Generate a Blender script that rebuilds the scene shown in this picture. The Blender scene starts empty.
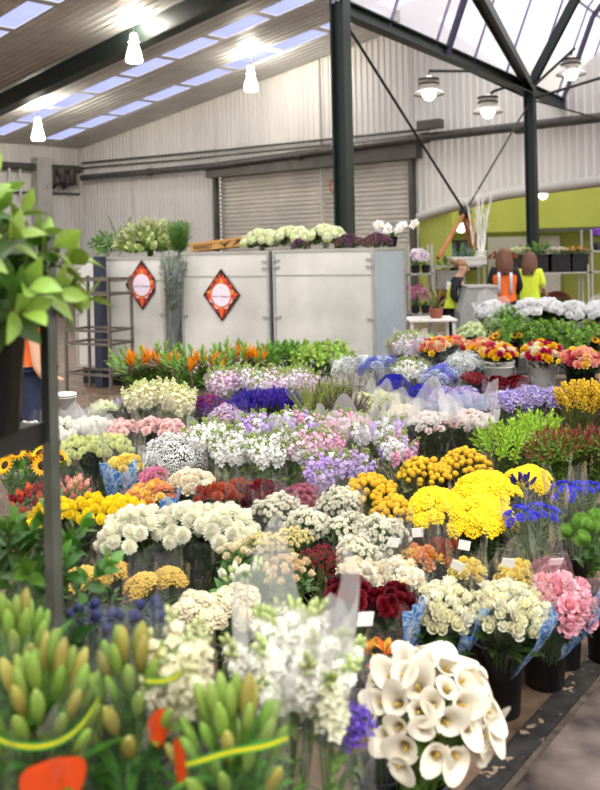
import bpy, math, random
from mathutils import Vector, Matrix, noise
C = bpy.context.scene.collection
R = math.radians
PI = math.pi
SC = bpy.context.scene
# ---------------------------------------------------------------- camera geometry
F, CX, CY, H = 900.0, 300.0, 245.0, 1.75
RS, RC = math.sin(.022), math.cos(.022)
CAM = Vector((0, 0, H))
def ray(px, py):
    dx, dy = px - CX, py - CY
    return Vector(((dx*RC - dy*RS)/F, 1.0, -(dx*RS + dy*RC)/F))
def P(px, py, Y): return CAM + ray(px, py)*Y
def Pz(px, py, z):
    r = ray(px, py)
    return CAM + r*((z - H)/r.z)
def Ppl(px, py, o, n):
    r = ray(px, py)
    return CAM + r*((Vector(o) - CAM).dot(n)/r.dot(n))
# ---------------------------------------------------------------- materials
def lin(h, a=1.0):
    h = h.lstrip('#')
    c = [int(h[i:i+2], 16)/255 for i in (0, 2, 4)]
    return tuple(x/12.92 if x <= .04045 else ((x+.055)/1.055)**2.4 for x in c) + (a,)
_M = {}
def mat(key, col, rough=.6, metal=0.0, nz=.18, scale=12.0, bump=0.0, trans=0.0, rnd=0.0, stretch=None, spec=.4, col2=None):
    if key in _M: return _M[key]
    m = bpy.data.materials.new(key); m.use_nodes = True
    nt = m.node_tree; N = nt.nodes; L = nt.links
    bs = N['Principled BSDF']; out = N['Material Output']
    c = lin(col)
    tc = N.new('ShaderNodeTexCoord'); no = N.new('ShaderNodeTexNoise')
    no.inputs['Scale'].default_value = scale; no.inputs['Detail'].default_value = 4
    if stretch:
        mp = N.new('ShaderNodeMapping'); mp.inputs['Scale'].default_value = stretch
        L.new(tc.outputs['Object'], mp.inputs['Vector']); L.new(mp.outputs['Vector'], no.inputs['Vector'])
    else: L.new(tc.outputs['Object'], no.inputs['Vector'])
    ra = N.new('ShaderNodeValToRGB')
    ra.color_ramp.elements[0].position = .3; ra.color_ramp.elements[1].position = .7
    c2 = lin(col2) if col2 else c
    ra.color_ramp.elements[0].color = tuple(min(1, x*(1-nz)) for x in c2[:3]) + (1,)
    ra.color_ramp.elements[1].color = tuple(min(1, x*(1+nz)) for x in c[:3]) + (1,)
    L.new(no.outputs['Fac'], ra.inputs['Fac'])
    last = ra.outputs['Color']
    if rnd > 0:
        oi = N.new('ShaderNodeObjectInfo'); mr = N.new('ShaderNodeMapRange'); hs = N.new('ShaderNodeHueSaturation')
        mr.inputs['To Min'].default_value = 1-rnd; mr.inputs['To Max'].default_value = 1+rnd*.6
        L.new(oi.outputs['Random'], mr.inputs['Value']); L.new(mr.outputs['Result'], hs.inputs['Value'])
        mr2 = N.new('ShaderNodeMapRange'); mr2.inputs['To Min'].default_value = .5-rnd*.05; mr2.inputs['To Max'].default_value = .5+rnd*.05
        L.new(oi.outputs['Random'], mr2.inputs['Value']); L.new(mr2.outputs['Result'], hs.inputs['Hue'])
        L.new(last, hs.inputs['Color']); last = hs.outputs['Color']
    L.new(last, bs.inputs['Base Color'])
    bs.inputs['Roughness'].default_value = rough; bs.inputs['Metallic'].default_value = metal
    bs.inputs['Specular IOR Level'].default_value = spec
    if bump:
        b = N.new('ShaderNodeBump'); b.inputs['Strength'].default_value = bump; b.inputs['Distance'].default_value = .02
        L.new(no.outputs['Fac'], b.inputs['Height']); L.new(b.outputs['Normal'], bs.inputs['Normal'])
    if trans:
        tr = N.new('ShaderNodeBsdfTranslucent'); mx = N.new('ShaderNodeMixShader'); mx.inputs[0].default_value = trans
        L.new(last, tr.inputs['Color']); L.new(bs.outputs[0], mx.inputs[1]); L.new(tr.outputs[0], mx.inputs[2])
        L.new(mx.outputs[0], out.inputs['Surface'])
    _M[key] = m
    return m
def petal(col, rnd=.12): return mat('petal_'+col, col, rough=.55, nz=.12, scale=30, trans=.32, rnd=rnd, spec=.25)
def leafm(col, gloss=.4): return mat('leaf_'+col, col, rough=gloss, nz=.3, scale=14, trans=.22, rnd=.2, spec=.45)
def emis(key, col, s):
    if key in _M: return _M[key]
    m = bpy.data.materials.new(key); m.use_nodes = True
    b = m.node_tree.nodes['Principled BSDF']
    b.inputs['Base Color'].default_value = lin(col); b.inputs['Emission Color'].default_value = lin(col); b.inputs['Emission Strength'].default_value = s
    _M[key] = m
    return m
def film(key, tint='#ffffff', haze=.10, streak=.45, rough=.12):
    """thin clear plastic: mostly see-through, glossy streaks, a little milky"""
    if key in _M: return _M[key]
    m = bpy.data.materials.new(key); m.use_nodes = True
    nt = m.node_tree; N = nt.nodes; L = nt.links; N.remove(N['Principled BSDF']); out = N['Material Output']
    tp = N.new('ShaderNodeBsdfTransparent'); gl = N.new('ShaderNodeBsdfGlossy'); di = N.new('ShaderNodeBsdfTranslucent'); df = N.new('ShaderNodeBsdfDiffuse')
    gl.inputs['Roughness'].default_value = rough
    di.inputs['Color'].default_value = lin(tint); df.inputs['Color'].default_value = lin(tint)
    tc = N.new('ShaderNodeTexCoord'); mp = N.new('ShaderNodeMapping'); mp.inputs['Scale'].default_value = (16, 16, 4)
    no = N.new('ShaderNodeTexNoise'); no.inputs['Scale'].default_value = 1.0; no.inputs['Detail'].default_value = 3; no.inputs['Distortion'].default_value = 1.2
    L.new(tc.outputs['Object'], mp.inputs['Vector']); L.new(mp.outputs['Vector'], no.inputs['Vector'])
    bu = N.new('ShaderNodeBump'); bu.inputs['Strength'].default_value = .55; bu.inputs['Distance'].default_value = .03
    L.new(no.outputs['Fac'], bu.inputs['Height']); L.new(bu.outputs['Normal'], gl.inputs['Normal'])
    lw = N.new('ShaderNodeLayerWeight'); lw.inputs['Blend'].default_value = .22
    ra = N.new('ShaderNodeValToRGB'); ra.color_ramp.elements[0].position = .56; ra.color_ramp.elements[1].position = .72
    ra.color_ramp.elements[1].color = (streak, streak, streak, 1)
    L.new(no.outputs['Fac'], ra.inputs['Fac'])
    ad = N.new('ShaderNodeMath'); ad.operation = 'MULTIPLY_ADD'; ad.inputs[1].default_value = .28
    L.new(lw.outputs['Fresnel'], ad.inputs[0]); L.new(ra.outputs['Color'], ad.inputs[2])
    a2 = N.new('ShaderNodeMath'); a2.operation = 'MULTIPLY'; a2.inputs[1].default_value = .7; L.new(ad.outputs[0], a2.inputs[0])
    dm = N.new('ShaderNodeMixShader'); dm.inputs[0].default_value = .3; L.new(di.outputs[0], dm.inputs[1]); L.new(df.outputs[0], dm.inputs[2])
    m1 = N.new('ShaderNodeMixShader'); m1.inputs[0].default_value = haze; L.new(tp.outputs[0], m1.inputs[1]); L.new(dm.outputs[0], m1.inputs[2])
    m2 = N.new('ShaderNodeMixShader'); L.new(a2.outputs[0], m2.inputs[0]); L.new(m1.outputs[0], m2.inputs[1]); L.new(gl.outputs[0], m2.inputs[2])
    L.new(m2.outputs[0], out.inputs['Surface'])
    _M[key] = m
    return m
# ---------------------------------------------------------------- mesh builder
Z3 = Vector((0, 0, 1))
def rot(a, ax): return Matrix.Rotation(a, 4, ax)
def tr(x, y=0, z=0): return Matrix.Translation(Vector(x) if not isinstance(x, (int, float)) else Vector((x, y, z)))
def sca(x, y, z): return Matrix.Diagonal((x, y, z, 1))
def align(d, roll=0.0):
    """rotation taking +Z to direction d"""
    return Vector(d).to_track_quat('Z', 'Y').to_matrix().to_4x4() @ rot(roll, 'Z')
class MB:
    def __init__(s): s.v = []; s.f = []; s.mi = []; s.cur = 0; s.M = Matrix()
    def add(s, vs, fs):
        o = len(s.v); M = s.M
        s.v.extend([M @ Vector(p) for p in vs])
        for f in fs: s.f.append([i+o for i in f]); s.mi.append(s.cur)
    def grid(s, rows, closed=False):
        nr, nc = len(rows), len(rows[0]); vs = [p for r in rows for p in r]; fs = []
        for i in range(nr-1):
            for j in range(nc if closed else nc-1):
                k = (j+1) % nc
                fs.append((i*nc+j, i*nc+k, (i+1)*nc+k, (i+1)*nc+j))
        s.add(vs, fs)
    def lathe(s, prof, n=16, cap0=False, cap1=False):
        rows = [[(r*math.cos(2*PI*j/n), r*math.sin(2*PI*j/n), z) for j in range(n)] for r, z in prof]
        s.grid(rows, True)
        if cap0: s.add(rows[0], [tuple(reversed(range(n)))])
        if cap1: s.add(rows[-1], [tuple(range(n))])
    def tube(s, pts, r, n=5, cap=True):
        pts = [Vector(p) for p in pts]
        rs = r if isinstance(r, (list, tuple)) else [r]*len(pts)
        rows = []; ref = None
        for i, p in enumerate(pts):
            d = (pts[min(i+1, len(pts)-1)] - pts[max(i-1, 0)])
            d = d.normalized() if d.length > 1e-9 else Z3
            if ref is None: ref = d.orthogonal().normalized()
            ref = (ref - d*ref.dot(d)); ref = ref.normalized() if ref.length > 1e-6 else d.orthogonal().normalized()
            b = d.cross(ref)
            rows.append([p + (ref*math.cos(2*PI*j/n) + b*math.sin(2*PI*j/n))*rs[i] for j in range(n)])
        s.grid(rows, True)
        if cap: s.add(rows[0], [tuple(reversed(range(n)))]); s.add(rows[-1], [tuple(range(n))])
    def ball(s, c, r, n=8, m=6):
        c = Vector(c); r = Vector(r) if not isinstance(r, (int, float)) else Vector((r, r, r))
        vs = [(c.x, c.y, c.z-r.z)]
        for i in range(1, m):
            a = -PI/2 + PI*i/m
            for j in range(n):
                t = 2*PI*j/n
                vs.append((c.x+r.x*math.cos(a)*math.cos(t), c.y+r.y*math.cos(a)*math.sin(t), c.z+r.z*math.sin(a)))
        vs.append((c.x, c.y, c.z+r.z)); fs = []
        for j in range(n): fs.append((0, 1+(j+1) % n, 1+j))
        for i in range(m-2):
            for j in range(n):
                k = (j+1) % n
                fs.append((1+i*n+j, 1+i*n+k, 1+(i+1)*n+k, 1+(i+1)*n+j))
        t = len(vs)-1
        for j in range(n): fs.append((t, 1+(m-2)*n+j, 1+(m-2)*n+(j+1) % n))
        s.add(vs, fs)
    def box(s, lo, hi):
        x0, y0, z0 = lo; x1, y1, z1 = hi
        s.add([(x0,y0,z0),(x1,y0,z0),(x1,y1,z0),(x0,y1,z0),(x0,y0,z1),(x1,y0,z1),(x1,y1,z1),(x0,y1,z1)],
              [(3,2,1,0),(4,5,6,7),(0,1,5,4),(1,2,6,5),(2,3,7,6),(3,0,4,7)])
    def bar(s, a, b, w, h, up=Z3):
        a = Vector(a); b = Vector(b); d = (b-a).normalized(); up = Vector(up)
        x = d.cross(up); x = x.normalized() if x.length > 1e-5 else d.orthogonal().normalized()
        y = x.cross(d); vs = []
        for p in (a, b):
            for sx, sy in ((-1,-1),(1,-1),(1,1),(-1,1)): vs.append(p + x*sx*w/2 + y*sy*h/2)
        s.add(vs, [(0,1,2,3),(7,6,5,4),(0,4,5,1),(1,5,6,2),(2,6,7,3),(3,7,4,0)])
    def petal(s, M, L, W, nu=4, nv=3, cup=.25, curl=0.0, tip=.75, ruf=0.0, base=.18, end=.06):
        """a petal or leaf along +Y with its face to +Z"""
        rows = []; y = z = 0.0
        for i in range(nu+1):
            u = i/nu
            if i:
                a = curl*(u-.5/nu); y += L/nu*math.cos(a); z += L/nu*math.sin(a)
            w = W*.5*max(base*(1-u), math.sin(PI*min(1, u**tip*.985+.005)))
            if i == nu: w = W*.5*(end if not ruf else .7)
            row = []
            for j in range(nv):
                v = -1 + 2*j/(nv-1)
                row.append(M @ Vector((v*w, y, z + cup*abs(w)*v*v + ruf*L*u*u*math.sin(v*7.0+i))))
            rows.append(row)
        s.grid(rows)
    def mesh(s, name, mats, smooth=True):
        me = bpy.data.meshes.new(name); me.from_pydata([tuple(p) for p in s.v], [], s.f)
        for m in mats: me.materials.append(m)
        if len(mats) > 1: me.polygons.foreach_set('material_index', s.mi)
        if smooth: me.polygons.foreach_set('use_smooth', [True]*len(me.polygons))
        me.update()
        return me
    def build(s, name, mats, parent=None, smooth=True):
        if not isinstance(mats, (list, tuple)): mats = [mats]
        return link(name, s.mesh(name, mats, smooth), parent)
def link(name, me, parent=None, M=None):
    o = bpy.data.objects.new(name, me); C.objects.link(o)
    if parent: o.parent = parent
    if M is not None: o.matrix_local = M
    return o
def tag(o, label=None, cat=None, group=None, kind=None):
    for k, v in (('label', label), ('category', cat), ('group', group), ('kind', kind)):
        if v: o[k] = v
    return o
def empty(name, loc, M=None):
    o = bpy.data.objects.new(name, None); C.objects.link(o); o.empty_display_size = .05
    if M is not None: o.matrix_world = tr(loc) @ M
    else: o.location = loc
    return o
def st(o): o['kind'] = 'structure'; return o
def bevel(o, w=.006, seg=2):
    b = o.modifiers.new('edge', 'BEVEL'); b.width = w; b.segments = seg; b.limit_method = 'ANGLE'
    return o
def petM(az, el, r0=0.0, z0=0.0): return rot(az, 'Z') @ tr(0, r0, z0) @ rot(el, 'X')
def fib(i, n): return math.sqrt((i+.5)/n), i*2.399963
# ---------------------------------------------------------------- camera, world, light
cam = bpy.data.objects.new('camera', bpy.data.cameras.new('camera')); C.objects.link(cam)
cam.matrix_world = Matrix(((RC, RS, 0, 0), (0, 0, -1, 0), (-RS, RC, 0, H), (0, 0, 0, 1)))
cd = cam.data; cd.sensor_fit = 'AUTO'; cd.sensor_width = 36; cd.lens = 36*F/790; cd.shift_y = -150/790; cd.clip_start = .05; cd.clip_end = 200
cd.dof.use_dof = True; cd.dof.focus_distance = 4.6; cd.dof.aperture_fstop = 3.1
SC.camera = cam
SC.view_settings.view_transform = 'Standard'; SC.view_settings.look = 'None'; SC.view_settings.gamma = 1; SC.view_settings.exposure = 0.74
SC.cycles.max_bounces = 7; SC.cycles.diffuse_bounces = 3; SC.cycles.glossy_bounces = 2; SC.cycles.transmission_bounces = 4
SC.cycles.transparent_max_bounces = 20; SC.cycles.caustics_reflective = False; SC.cycles.caustics_refractive = False; SC.cycles.sample_clamp_indirect = 4
w = bpy.data.worlds.new('sky'); SC.world = w; w.use_nodes = True
wn = w.node_tree; bg = wn.nodes['Background']
tc = wn.nodes.new('ShaderNodeTexCoord'); sx = wn.nodes.new('ShaderNodeSeparateXYZ'); cr = wn.nodes.new('ShaderNodeValToRGB')
cr.color_ramp.elements[0].position = .0; cr.color_ramp.elements[0].color = (.50, .485, .47, 1)
cr.color_ramp.elements[1].position = .55; cr.color_ramp.elements[1].color = (1.0, .985, 1.0, 1)
wn.links.new(tc.outputs['Generated'], sx.inputs[0]); wn.links.new(sx.outputs['Z'], cr.inputs[0]); wn.links.new(cr.outputs['Color'], bg.inputs['Color'])
bg.inputs['Strength'].default_value = 1.28
def lamp(name, kind, loc, energy, col=(1, 1, 1), **kw):
    d = bpy.data.lights.new(name, kind); d.energy = energy; d.color = col
    for k, v in kw.items(): setattr(d, k, v)
    o = bpy.data.objects.new(name, d); C.objects.link(o); o.location = loc
    return o
sun = lamp('overcast_sun', 'SUN', (0, 0, 12), 1.75, (1, .97, .93), angle=R(50)); sun.rotation_euler = (R(24), R(14), 0)
# ---------------------------------------------------------------- the hall
U = Vector((.742, -.67, 0)).normalized(); V = Vector((-U.y, U.x, 0))       # along the end wall, away from the camera
COR = P(80, 148, 32.5); COR.z = 0
EAVE = 5.4; SL = .128
def wl(px, py, off=0.0): return Ppl(px, py, COR - V*off, V)                 # a pixel on the end wall
def ws(p): return (p - COR).dot(U)
def wp(s, z, off=0.0): q = COR + U*s - V*off; return Vector((q.x, q.y, z))
white_tin = mat('painted_tin', '#E3E0D9', rough=.45, nz=.07, scale=1.2, stretch=(2, 2, .3))
grey_tin = mat('roof_sheet', '#D6D5D2', rough=.5, nz=.12, scale=1.5)
green_steel = mat('dark_green_steel', '#1F2A27', rough=.45, nz=.2, scale=5)
pipe_m = mat('grey_pipe', '#5C5853', rough=.45, metal=.4, nz=.25, scale=3)
galv = mat('galvanised', '#B4B1A8', rough=.42, metal=.75, nz=.14, scale=3.5, bump=.06)
blackp = mat('black_plastic', '#0E0E0F', rough=.42, nz=.3, scale=6)
whitep = mat('white_plastic', '#E6E3DA', rough=.4, nz=.05, scale=6)
# floor
fm = mat('market_floor', '#6E5845', rough=.5, nz=.34, scale=6, bump=.3, col2='#4A3B30')
lm = mat('lane_floor', '#6A5D55', rough=.4, nz=.38, scale=5, bump=.3, col2='#352D29')
e0, e1 = Pz(467, 787, 0), Pz(597, 646, 0); d0 = (e1-e0).normalized()
g0, g1 = Pz(500, 790, 0), Pz(598, 672, 0)
n0 = Vector((d0.y, -d0.x, 0)); wid = (g0-e0).dot(n0)
def slab(name, a, b, lo, hi, z0, z1, m):
    mb = MB(); A = e0 + d0*a; B = e0 + d0*b
    q = [A+n0*lo, B+n0*lo, B+n0*hi, A+n0*hi]
    vs = [(p.x, p.y, z) for z in (z0, z1) for p in q]
    mb.add(vs, [(3,2,1,0),(4,5,6,7),(0,1,5,4),(1,2,6,5),(2,3,7,6),(3,0,4,7)])
    return st(mb.build(name, m, smooth=False))
slab('floor', -14, 60, -45, 0, -.1, 0, fm)
slab('floor_lane', -14, 60, wid+.03, 40, -.1, 0, lm)
strip_m = mat('worn_black_strip', '#2A2724', rough=.6, nz=.5, scale=14, col2='#1C1A18', bump=.3)
nt = strip_m.node_tree; no2 = nt.nodes.new('ShaderNodeTexNoise'); no2.inputs['Scale'].default_value = 15; no2.inputs['Detail'].default_value = 6
r2 = nt.nodes.new('ShaderNodeValToRGB'); r2.color_ramp.elements[0].position = .585; r2.color_ramp.elements[1].position = .63
mx = nt.nodes.new('ShaderNodeMix'); mx.data_type = 'RGBA'; mx.inputs[7].default_value = lin('#8A7561')
t2 = nt.nodes.new('ShaderNodeTexCoord'); nt.links.new(t2.outputs['Object'], no2.inputs['Vector'])
nt.links.new(no2.outputs['Fac'], r2.inputs['Fac']); nt.links.new(r2.outputs['Color'], mx.inputs[0])
bsn = nt.nodes['Principled BSDF']; src = bsn.inputs['Base Color'].links[0].from_socket
nt.links.new(src, mx.inputs[6]); nt.links.new(mx.outputs[2], bsn.inputs['Base Color'])
slab('floor_strip', -14, 60, 0, wid, -.1, .003, strip_m)
slab('floor_joint', -14, 60, wid, wid+.03, -.1, -.006, mat('joint', '#4A3F34', rough=.8, nz=.5, scale=20))
# end wall: ribbed sheeting, cut by the roof line, the valley and the arch over the green hall
s_notch = ws(wl(548, 104)); z_notch = wl(548, 104).z
def roofz(s):
    if s < s_notch - 3: return EAVE + SL*s
    if s < s_notch: return z_notch + (EAVE + SL*(s_notch-3) - z_notch)*((s_notch-s)/3)
    return z_notch
VA = R(80); VR = 5/math.sin(VA)
def wallarc(q): return z_notch + math.sqrt(50-(q-5)**2) - 5
def vault(q):                                    # height of the glass vault q metres right of the column line
    c = VR*math.sin(VA); x = q - c
    return z_notch + math.sqrt(max(0, VR*VR - x*x)) - VR*math.cos(VA)
ar = [(px, wl(px, py)) for px, py in ((418, 217), (450, 207), (500, 195), (560, 186), (600, 181), (640, 177))]
ar = [(ws(p), p.z) for _, p in ar]
def archz(s):
    if s < ar[0][0]: return 0.0
    for (a, za), (b, zb) in zip(ar, ar[1:]):
        if s <= b: return za + (zb-za)*(s-a)/(b-a)
    return ar[-1][1]
def ribbed(name, s0, s1, bot, top, off, m, pitch=.19, dep=.03, place=wp):
    mb = MB(); pr = []; s = s0
    while s < s1:
        for ds, o in ((0, 0), (pitch*.55, 0), (pitch*.68, dep), (pitch*.87, dep)): pr.append((min(s+ds, s1), o))
        s += pitch
    mb.grid([[place(s, bot(s), off+o) for s, o in pr], [place(s, top(s), off+o) for s, o in pr]])
    return st(mb.build(name, m, smooth=False))
sA = ws(wl(218, 200)); sB = ws(wl(415, 200)); zS = 4.0
ribbed('wall_back', 0, sA, lambda s: 0, roofz, 0, white_tin)
ribbed('wall_back_over_shutter', sA, sB, lambda s: zS, roofz, 0, white_tin)
ribbed('wall_back_arch', sB, ar[-1][0], lambda s: archz(s), lambda s: roofz(s) if s < s_notch else wallarc(s-s_notch), 0, white_tin)
def lp(s, z, off=0.0): q = COR - V*s + U*off; return Vector((q.x, q.y, z))
ribbed('wall_left', 0, 6, lambda s: 0, lambda s: EAVE, 0, white_tin, place=lp)
mb = MB(); mb.tube([wp(s, z, -.02) for s, z in ar], .13, 6); st(mb.build('trim_arch', mat('arch_edge', '#C9C6BE', nz=.06)))
mb = MB(); mb.bar(wp(.06, 0, .06), wp(.06, EAVE, .06), .12, .12); st(mb.build('trim_corner', whitep))
mb = MB()
for px in (133, 320): a = wl(px, 100, .03); mb.bar((a.x, a.y, 2.0), (a.x, a.y, roofz(ws(a))), .1, .03)
st(mb.build('trim_wall', white_tin, smooth=False))
# roller shutter
mb = MB(); rows = []; z = 0.0
while z < zS:
    for dz, o in ((0, .0), (.02, .055), (.085, .06), (.105, .0)): rows.append([wp(sA, z+dz, o-.14), wp(sB, z+dz, o-.14)])
    z += .125
mb.grid(rows)
sh = tag(mb.build('roller_shutter', mat('shutter_slats', '#DDD8CC', rough=.5, metal=.05, nz=.12, scale=1.2), smooth=False), 'large grey ribbed roller shutter closing the opening in the back wall', 'shutter')
mb = MB(); mb.bar(wp(sA-.25, zS+.05, .12), wp(sB+.25, zS+.05, .12), .3, .38); mb.build('shutter_housing', pipe_m, sh, False)
for s in (sA+.02, sB-.02):
    mb = MB(); mb.bar(wp(s, 0, .08), wp(s, zS, .08), .16, .12); mb.build('guide_rail', pipe_m, sh, False)
# orange hose loop hanging on the shutter
mb = MB(); c = wl(336, 186, .1); mb.tube([c + U*.22*math.cos(a) + Z3*.2*math.sin(a) for a in [R(60+i*20) for i in range(13)]], .025, 6)
tag(mb.build('hose', mat('orange_hose', '#C2542B')), 'loop of orange hose hung in front of the roller shutter', 'hose')
# pipes along the walls
def pipe(name, pts, r, label, m=pipe_m, cat='pipe'):
    mb = MB(); mb.tube(pts, r, 10); return tag(mb.build(name, m), label, cat)
pp = pipe('wall_pipe', [wl(82, 178, .3), wl(215, 166, .3), wl(420, 138, .3), wl(640, 113, .3)], .11, 'thick grey pipe running along the back wall above the roller shutter')
for px, py in ((150, 172), (300, 155), (425, 138), (520, 128)):
    q = wl(px, py, .28); mb = MB(); mb.lathe([(.14, -.1), (.14, .1)], 12, True, True); o = mb.build('pipe_collar', pipe_m, pp); o.matrix_local = tr(q) @ align(U)
pipe('conduit', [wl(82, 163, .12), wl(225, 150, .12), wl(430, 129, .12)], .035, 'thin grey conduit above the thick pipe on the back wall')
pipe('conduit', [wl(82, 168, .14), wl(180, 160, .14), wl(330, 145, .14)], .03, 'second thin conduit just under the top one on back wall')
pl_ = pipe('wall_pipe', [lp(.2, 4.62, .25), lp(6, 4.62, .25)], .13, 'thick grey pipe along the left wall under the eave')
for s, a in ((.7, .2), (1.5, .26), (1.1, .17)):
    mb = MB(); mb.tube([lp(s-.15, 4.6, .25), lp(s-.15, 4.3-a, .32), lp(s+.15, 4.15-a, .32), lp(s+.35, 4.6, .25)], .14, 8); mb.build('valve_bend', pipe_m, pl_)
for s in (2.6, 3.0):
    mb = MB(); mb.tube([lp(s, 4.7, .3), lp(s, 3.6, .3)], .04, 6); mb.build('hanger', whitep, pl_)
pipe('conduit', [lp(.1, 3.75, .08), lp(6, 3.75, .08)], .04, 'thin conduit along the left wall under the pipe')
mb = MB(); q = wl(431, 125, .42); mb.M = tr(q) @ Matrix((( U.x, -V.x, 0, 0), (U.y, -V.y, 0, 0), (0, 0, 1, 0), (0, 0, 0, 1))); mb.box((-.35, -.12, -.1), (.3, .12, .12))
tag(bevel(mb.build('junction_box', pipe_m, smooth=False)), 'dark junction box at the end of the conduit beside the tall column', 'junction box')
# pilaster at the left wall
mb = MB(); q = lp(1.75, 0, .25); mb.M = tr(q) @ Matrix(((U.x, V.x, 0, 0), (U.y, V.y, 0, 0), (0, 0, 1, 0), (0, 0, 0, 1))); mb.box((-.2, -.28, 0), (.2, .28, 4.95))
st(mb.build('trim_pilaster', mat('pale_concrete', '#B9B6AC', nz=.12, scale=2), smooth=False))
# ceiling of the left bay: ribbed roof sheet with openings closed by skylight panes
def rp(s, t, dz=0.0): q = COR + U*s - V*t; return Vector((q.x, q.y, EAVE + SL*s + dz))
RN = (rp(1, 0)-rp(0, 0)).cross(rp(0, 1)-rp(0, 0)).normalized()
def rpx(px, py): p = Ppl(px, py, rp(0, 0), RN); return (p-COR).dot(U), -(p-COR).dot(V)
t1 = rpx(150, 100)[1]; t2_ = rpx(150, 66)[1]; t3 = rpx(30, 10)[1]; tb = rpx(100, 43)[1]
sw = .30
cuts = [-.2]
for t in (t1, t2_, t3): cuts += [t-sw, t+sw]
cuts.append(t3+9)
SX = [-.3] + [1.0 + 1.75*i for i in range(10)]
bands = [(t-sw, t+sw) for t in (t1, t2_, t3)]
mb = MB(); panes = []
for a, b in zip(cuts, cuts[1:]):
    isb = any(abs(a-x) < 1e-6 for x, _ in bands)
    if not isb: mb.add([rp(SX[0], a), rp(SX[-1], a), rp(SX[-1], b), rp(SX[0], b)], [(0, 1, 2, 3)]); continue
    for i, (s0, s1) in enumerate(zip(SX, SX[1:])):
        if i == 0: mb.add([rp(s0, a), rp(s1, a), rp(s1, b), rp(s0, b)], [(0, 1, 2, 3)]); continue
        k = s1 - .22
        mb.add([rp(k, a), rp(s1, a), rp(s1, b), rp(k, b)], [(0, 1, 2, 3)])
        panes.append((s0, k, a, b))
ceil = st(mb.build('ceiling', grey_tin, smooth=False))
mb = MB(); t = -.2
while t < t3+9:
    if not any(a-.05 < t < b+.05 for a, b in bands): mb.bar(rp(-.3, t, -.015), rp(SX[-1], t, -.015), .02, .016)
    t += .22
mb.build('sheet_ribs', grey_tin, ceil, False)
pane_m = bpy.data.materials.new('skylight_pane'); pane_m.use_nodes = True
nt = pane_m.node_tree; nt.nodes.remove(nt.nodes['Principled BSDF'])
a_ = nt.nodes.new('ShaderNodeBsdfTranslucent'); a_.inputs[0].default_value = lin('#8C93C4'); b_ = nt.nodes.new('ShaderNodeBsdfTransparent'); b_.inputs[0].default_value = lin('#9AA1CE')
mxs = nt.nodes.new('ShaderNodeMixShader'); mxs.inputs[0].default_value = .45; nzn = nt.nodes.new('ShaderNodeTexNoise'); nzn.inputs['Scale'].default_value = 1.5
mrr = nt.nodes.new('ShaderNodeMapRange'); mrr.inputs['To Min'].default_value = .3; mrr.inputs['To Max'].default_value = .7
nt.links.new(nzn.outputs['Fac'], mrr.inputs['Value']); nt.links.new(mrr.outputs[0], mxs.inputs[0])
nt.links.new(a_.outputs[0], mxs.inputs[1]); nt.links.new(b_.outputs[0], mxs.inputs[2]); nt.links.new(mxs.outputs[0], nt.nodes['Material Output'].inputs[0])
for s0, s1, a, b in panes:
    mb = MB(); mb.add([rp(s0, a, .01), rp(s1, a, .01), rp(s1, b, .01), rp(s0, b, .01)], [(0, 1, 2, 3)]); mb.build('skylight_pane', pane_m, ceil, False)
# the dark green rafter
mb = MB(); a, b = rp(-.3, tb, -.28), rp(17, tb, -.28)
mb.bar(a, b, .09, .5); mb.bar(a+Z3*-.24, b+Z3*-.24, .34, .05)
st(mb.build('trim_rafter', green_steel, smooth=False))
# columns and the beam between them
c1 = P(345, 240, 11.8); c2 = P(533, 245, 18.2); c1.z = c2.z = 0
D = (c2-c1).normalized(); E = Vector((D.y, -D.x, 0))
def hsec(mb, a, b, w, up): # I-section
    a = Vector(a); b = Vector(b); d = (b-a).normalized(); x = d.cross(Vector(up)).normalized(); y = x.cross(d)
    mb.bar(a, b, w*.2, w, up)
    for k in (-1, 1): mb.bar(a + y*k*w*.45, b + y*k*w*.45, w, w*.12, up)
for i, (c, top) in enumerate(((c1, 5.6), (c2, 5.0))):
    mb = MB(); hsec(mb, c, c + Z3*top, .20, E); mb.box((c.x-.22, c.y-.22, 0), (c.x+.22, c.y+.22, .03))
    st(mb.build('column_%d' % (i+1), green_steel, smooth=False))
bz1 = Ppl(351, 12, c1, E).z; bz2 = Ppl(526, 88, c1, E).z
end = c1 + D*((COR-c1).dot(V)/D.dot(V))
mb = MB(); B1 = Vector((c1.x, c1.y, bz1)); B2 = Vector((c2.x, c2.y, bz2)); B0 = B1; B3 = B2 + (B2-B1)*.45
hsec(mb, B0, B3, .19, Z3); st(mb.build('trim_beam', green_steel, smooth=False))
for i, pts in enumerate((((533, 82), (478, -6), D, E), ((534, 82), (579, -8), E, D))):
    a = c2 + Z3*(bz2+.05); q = Ppl(pts[1][0], pts[1][1], c2 + (E*1.4 if i == 0 else Vector()), pts[3]); mb = MB(); hsec(mb, a, q, .16, pts[3]); st(mb.build('trim_arm', green_steel, smooth=False))
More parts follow.
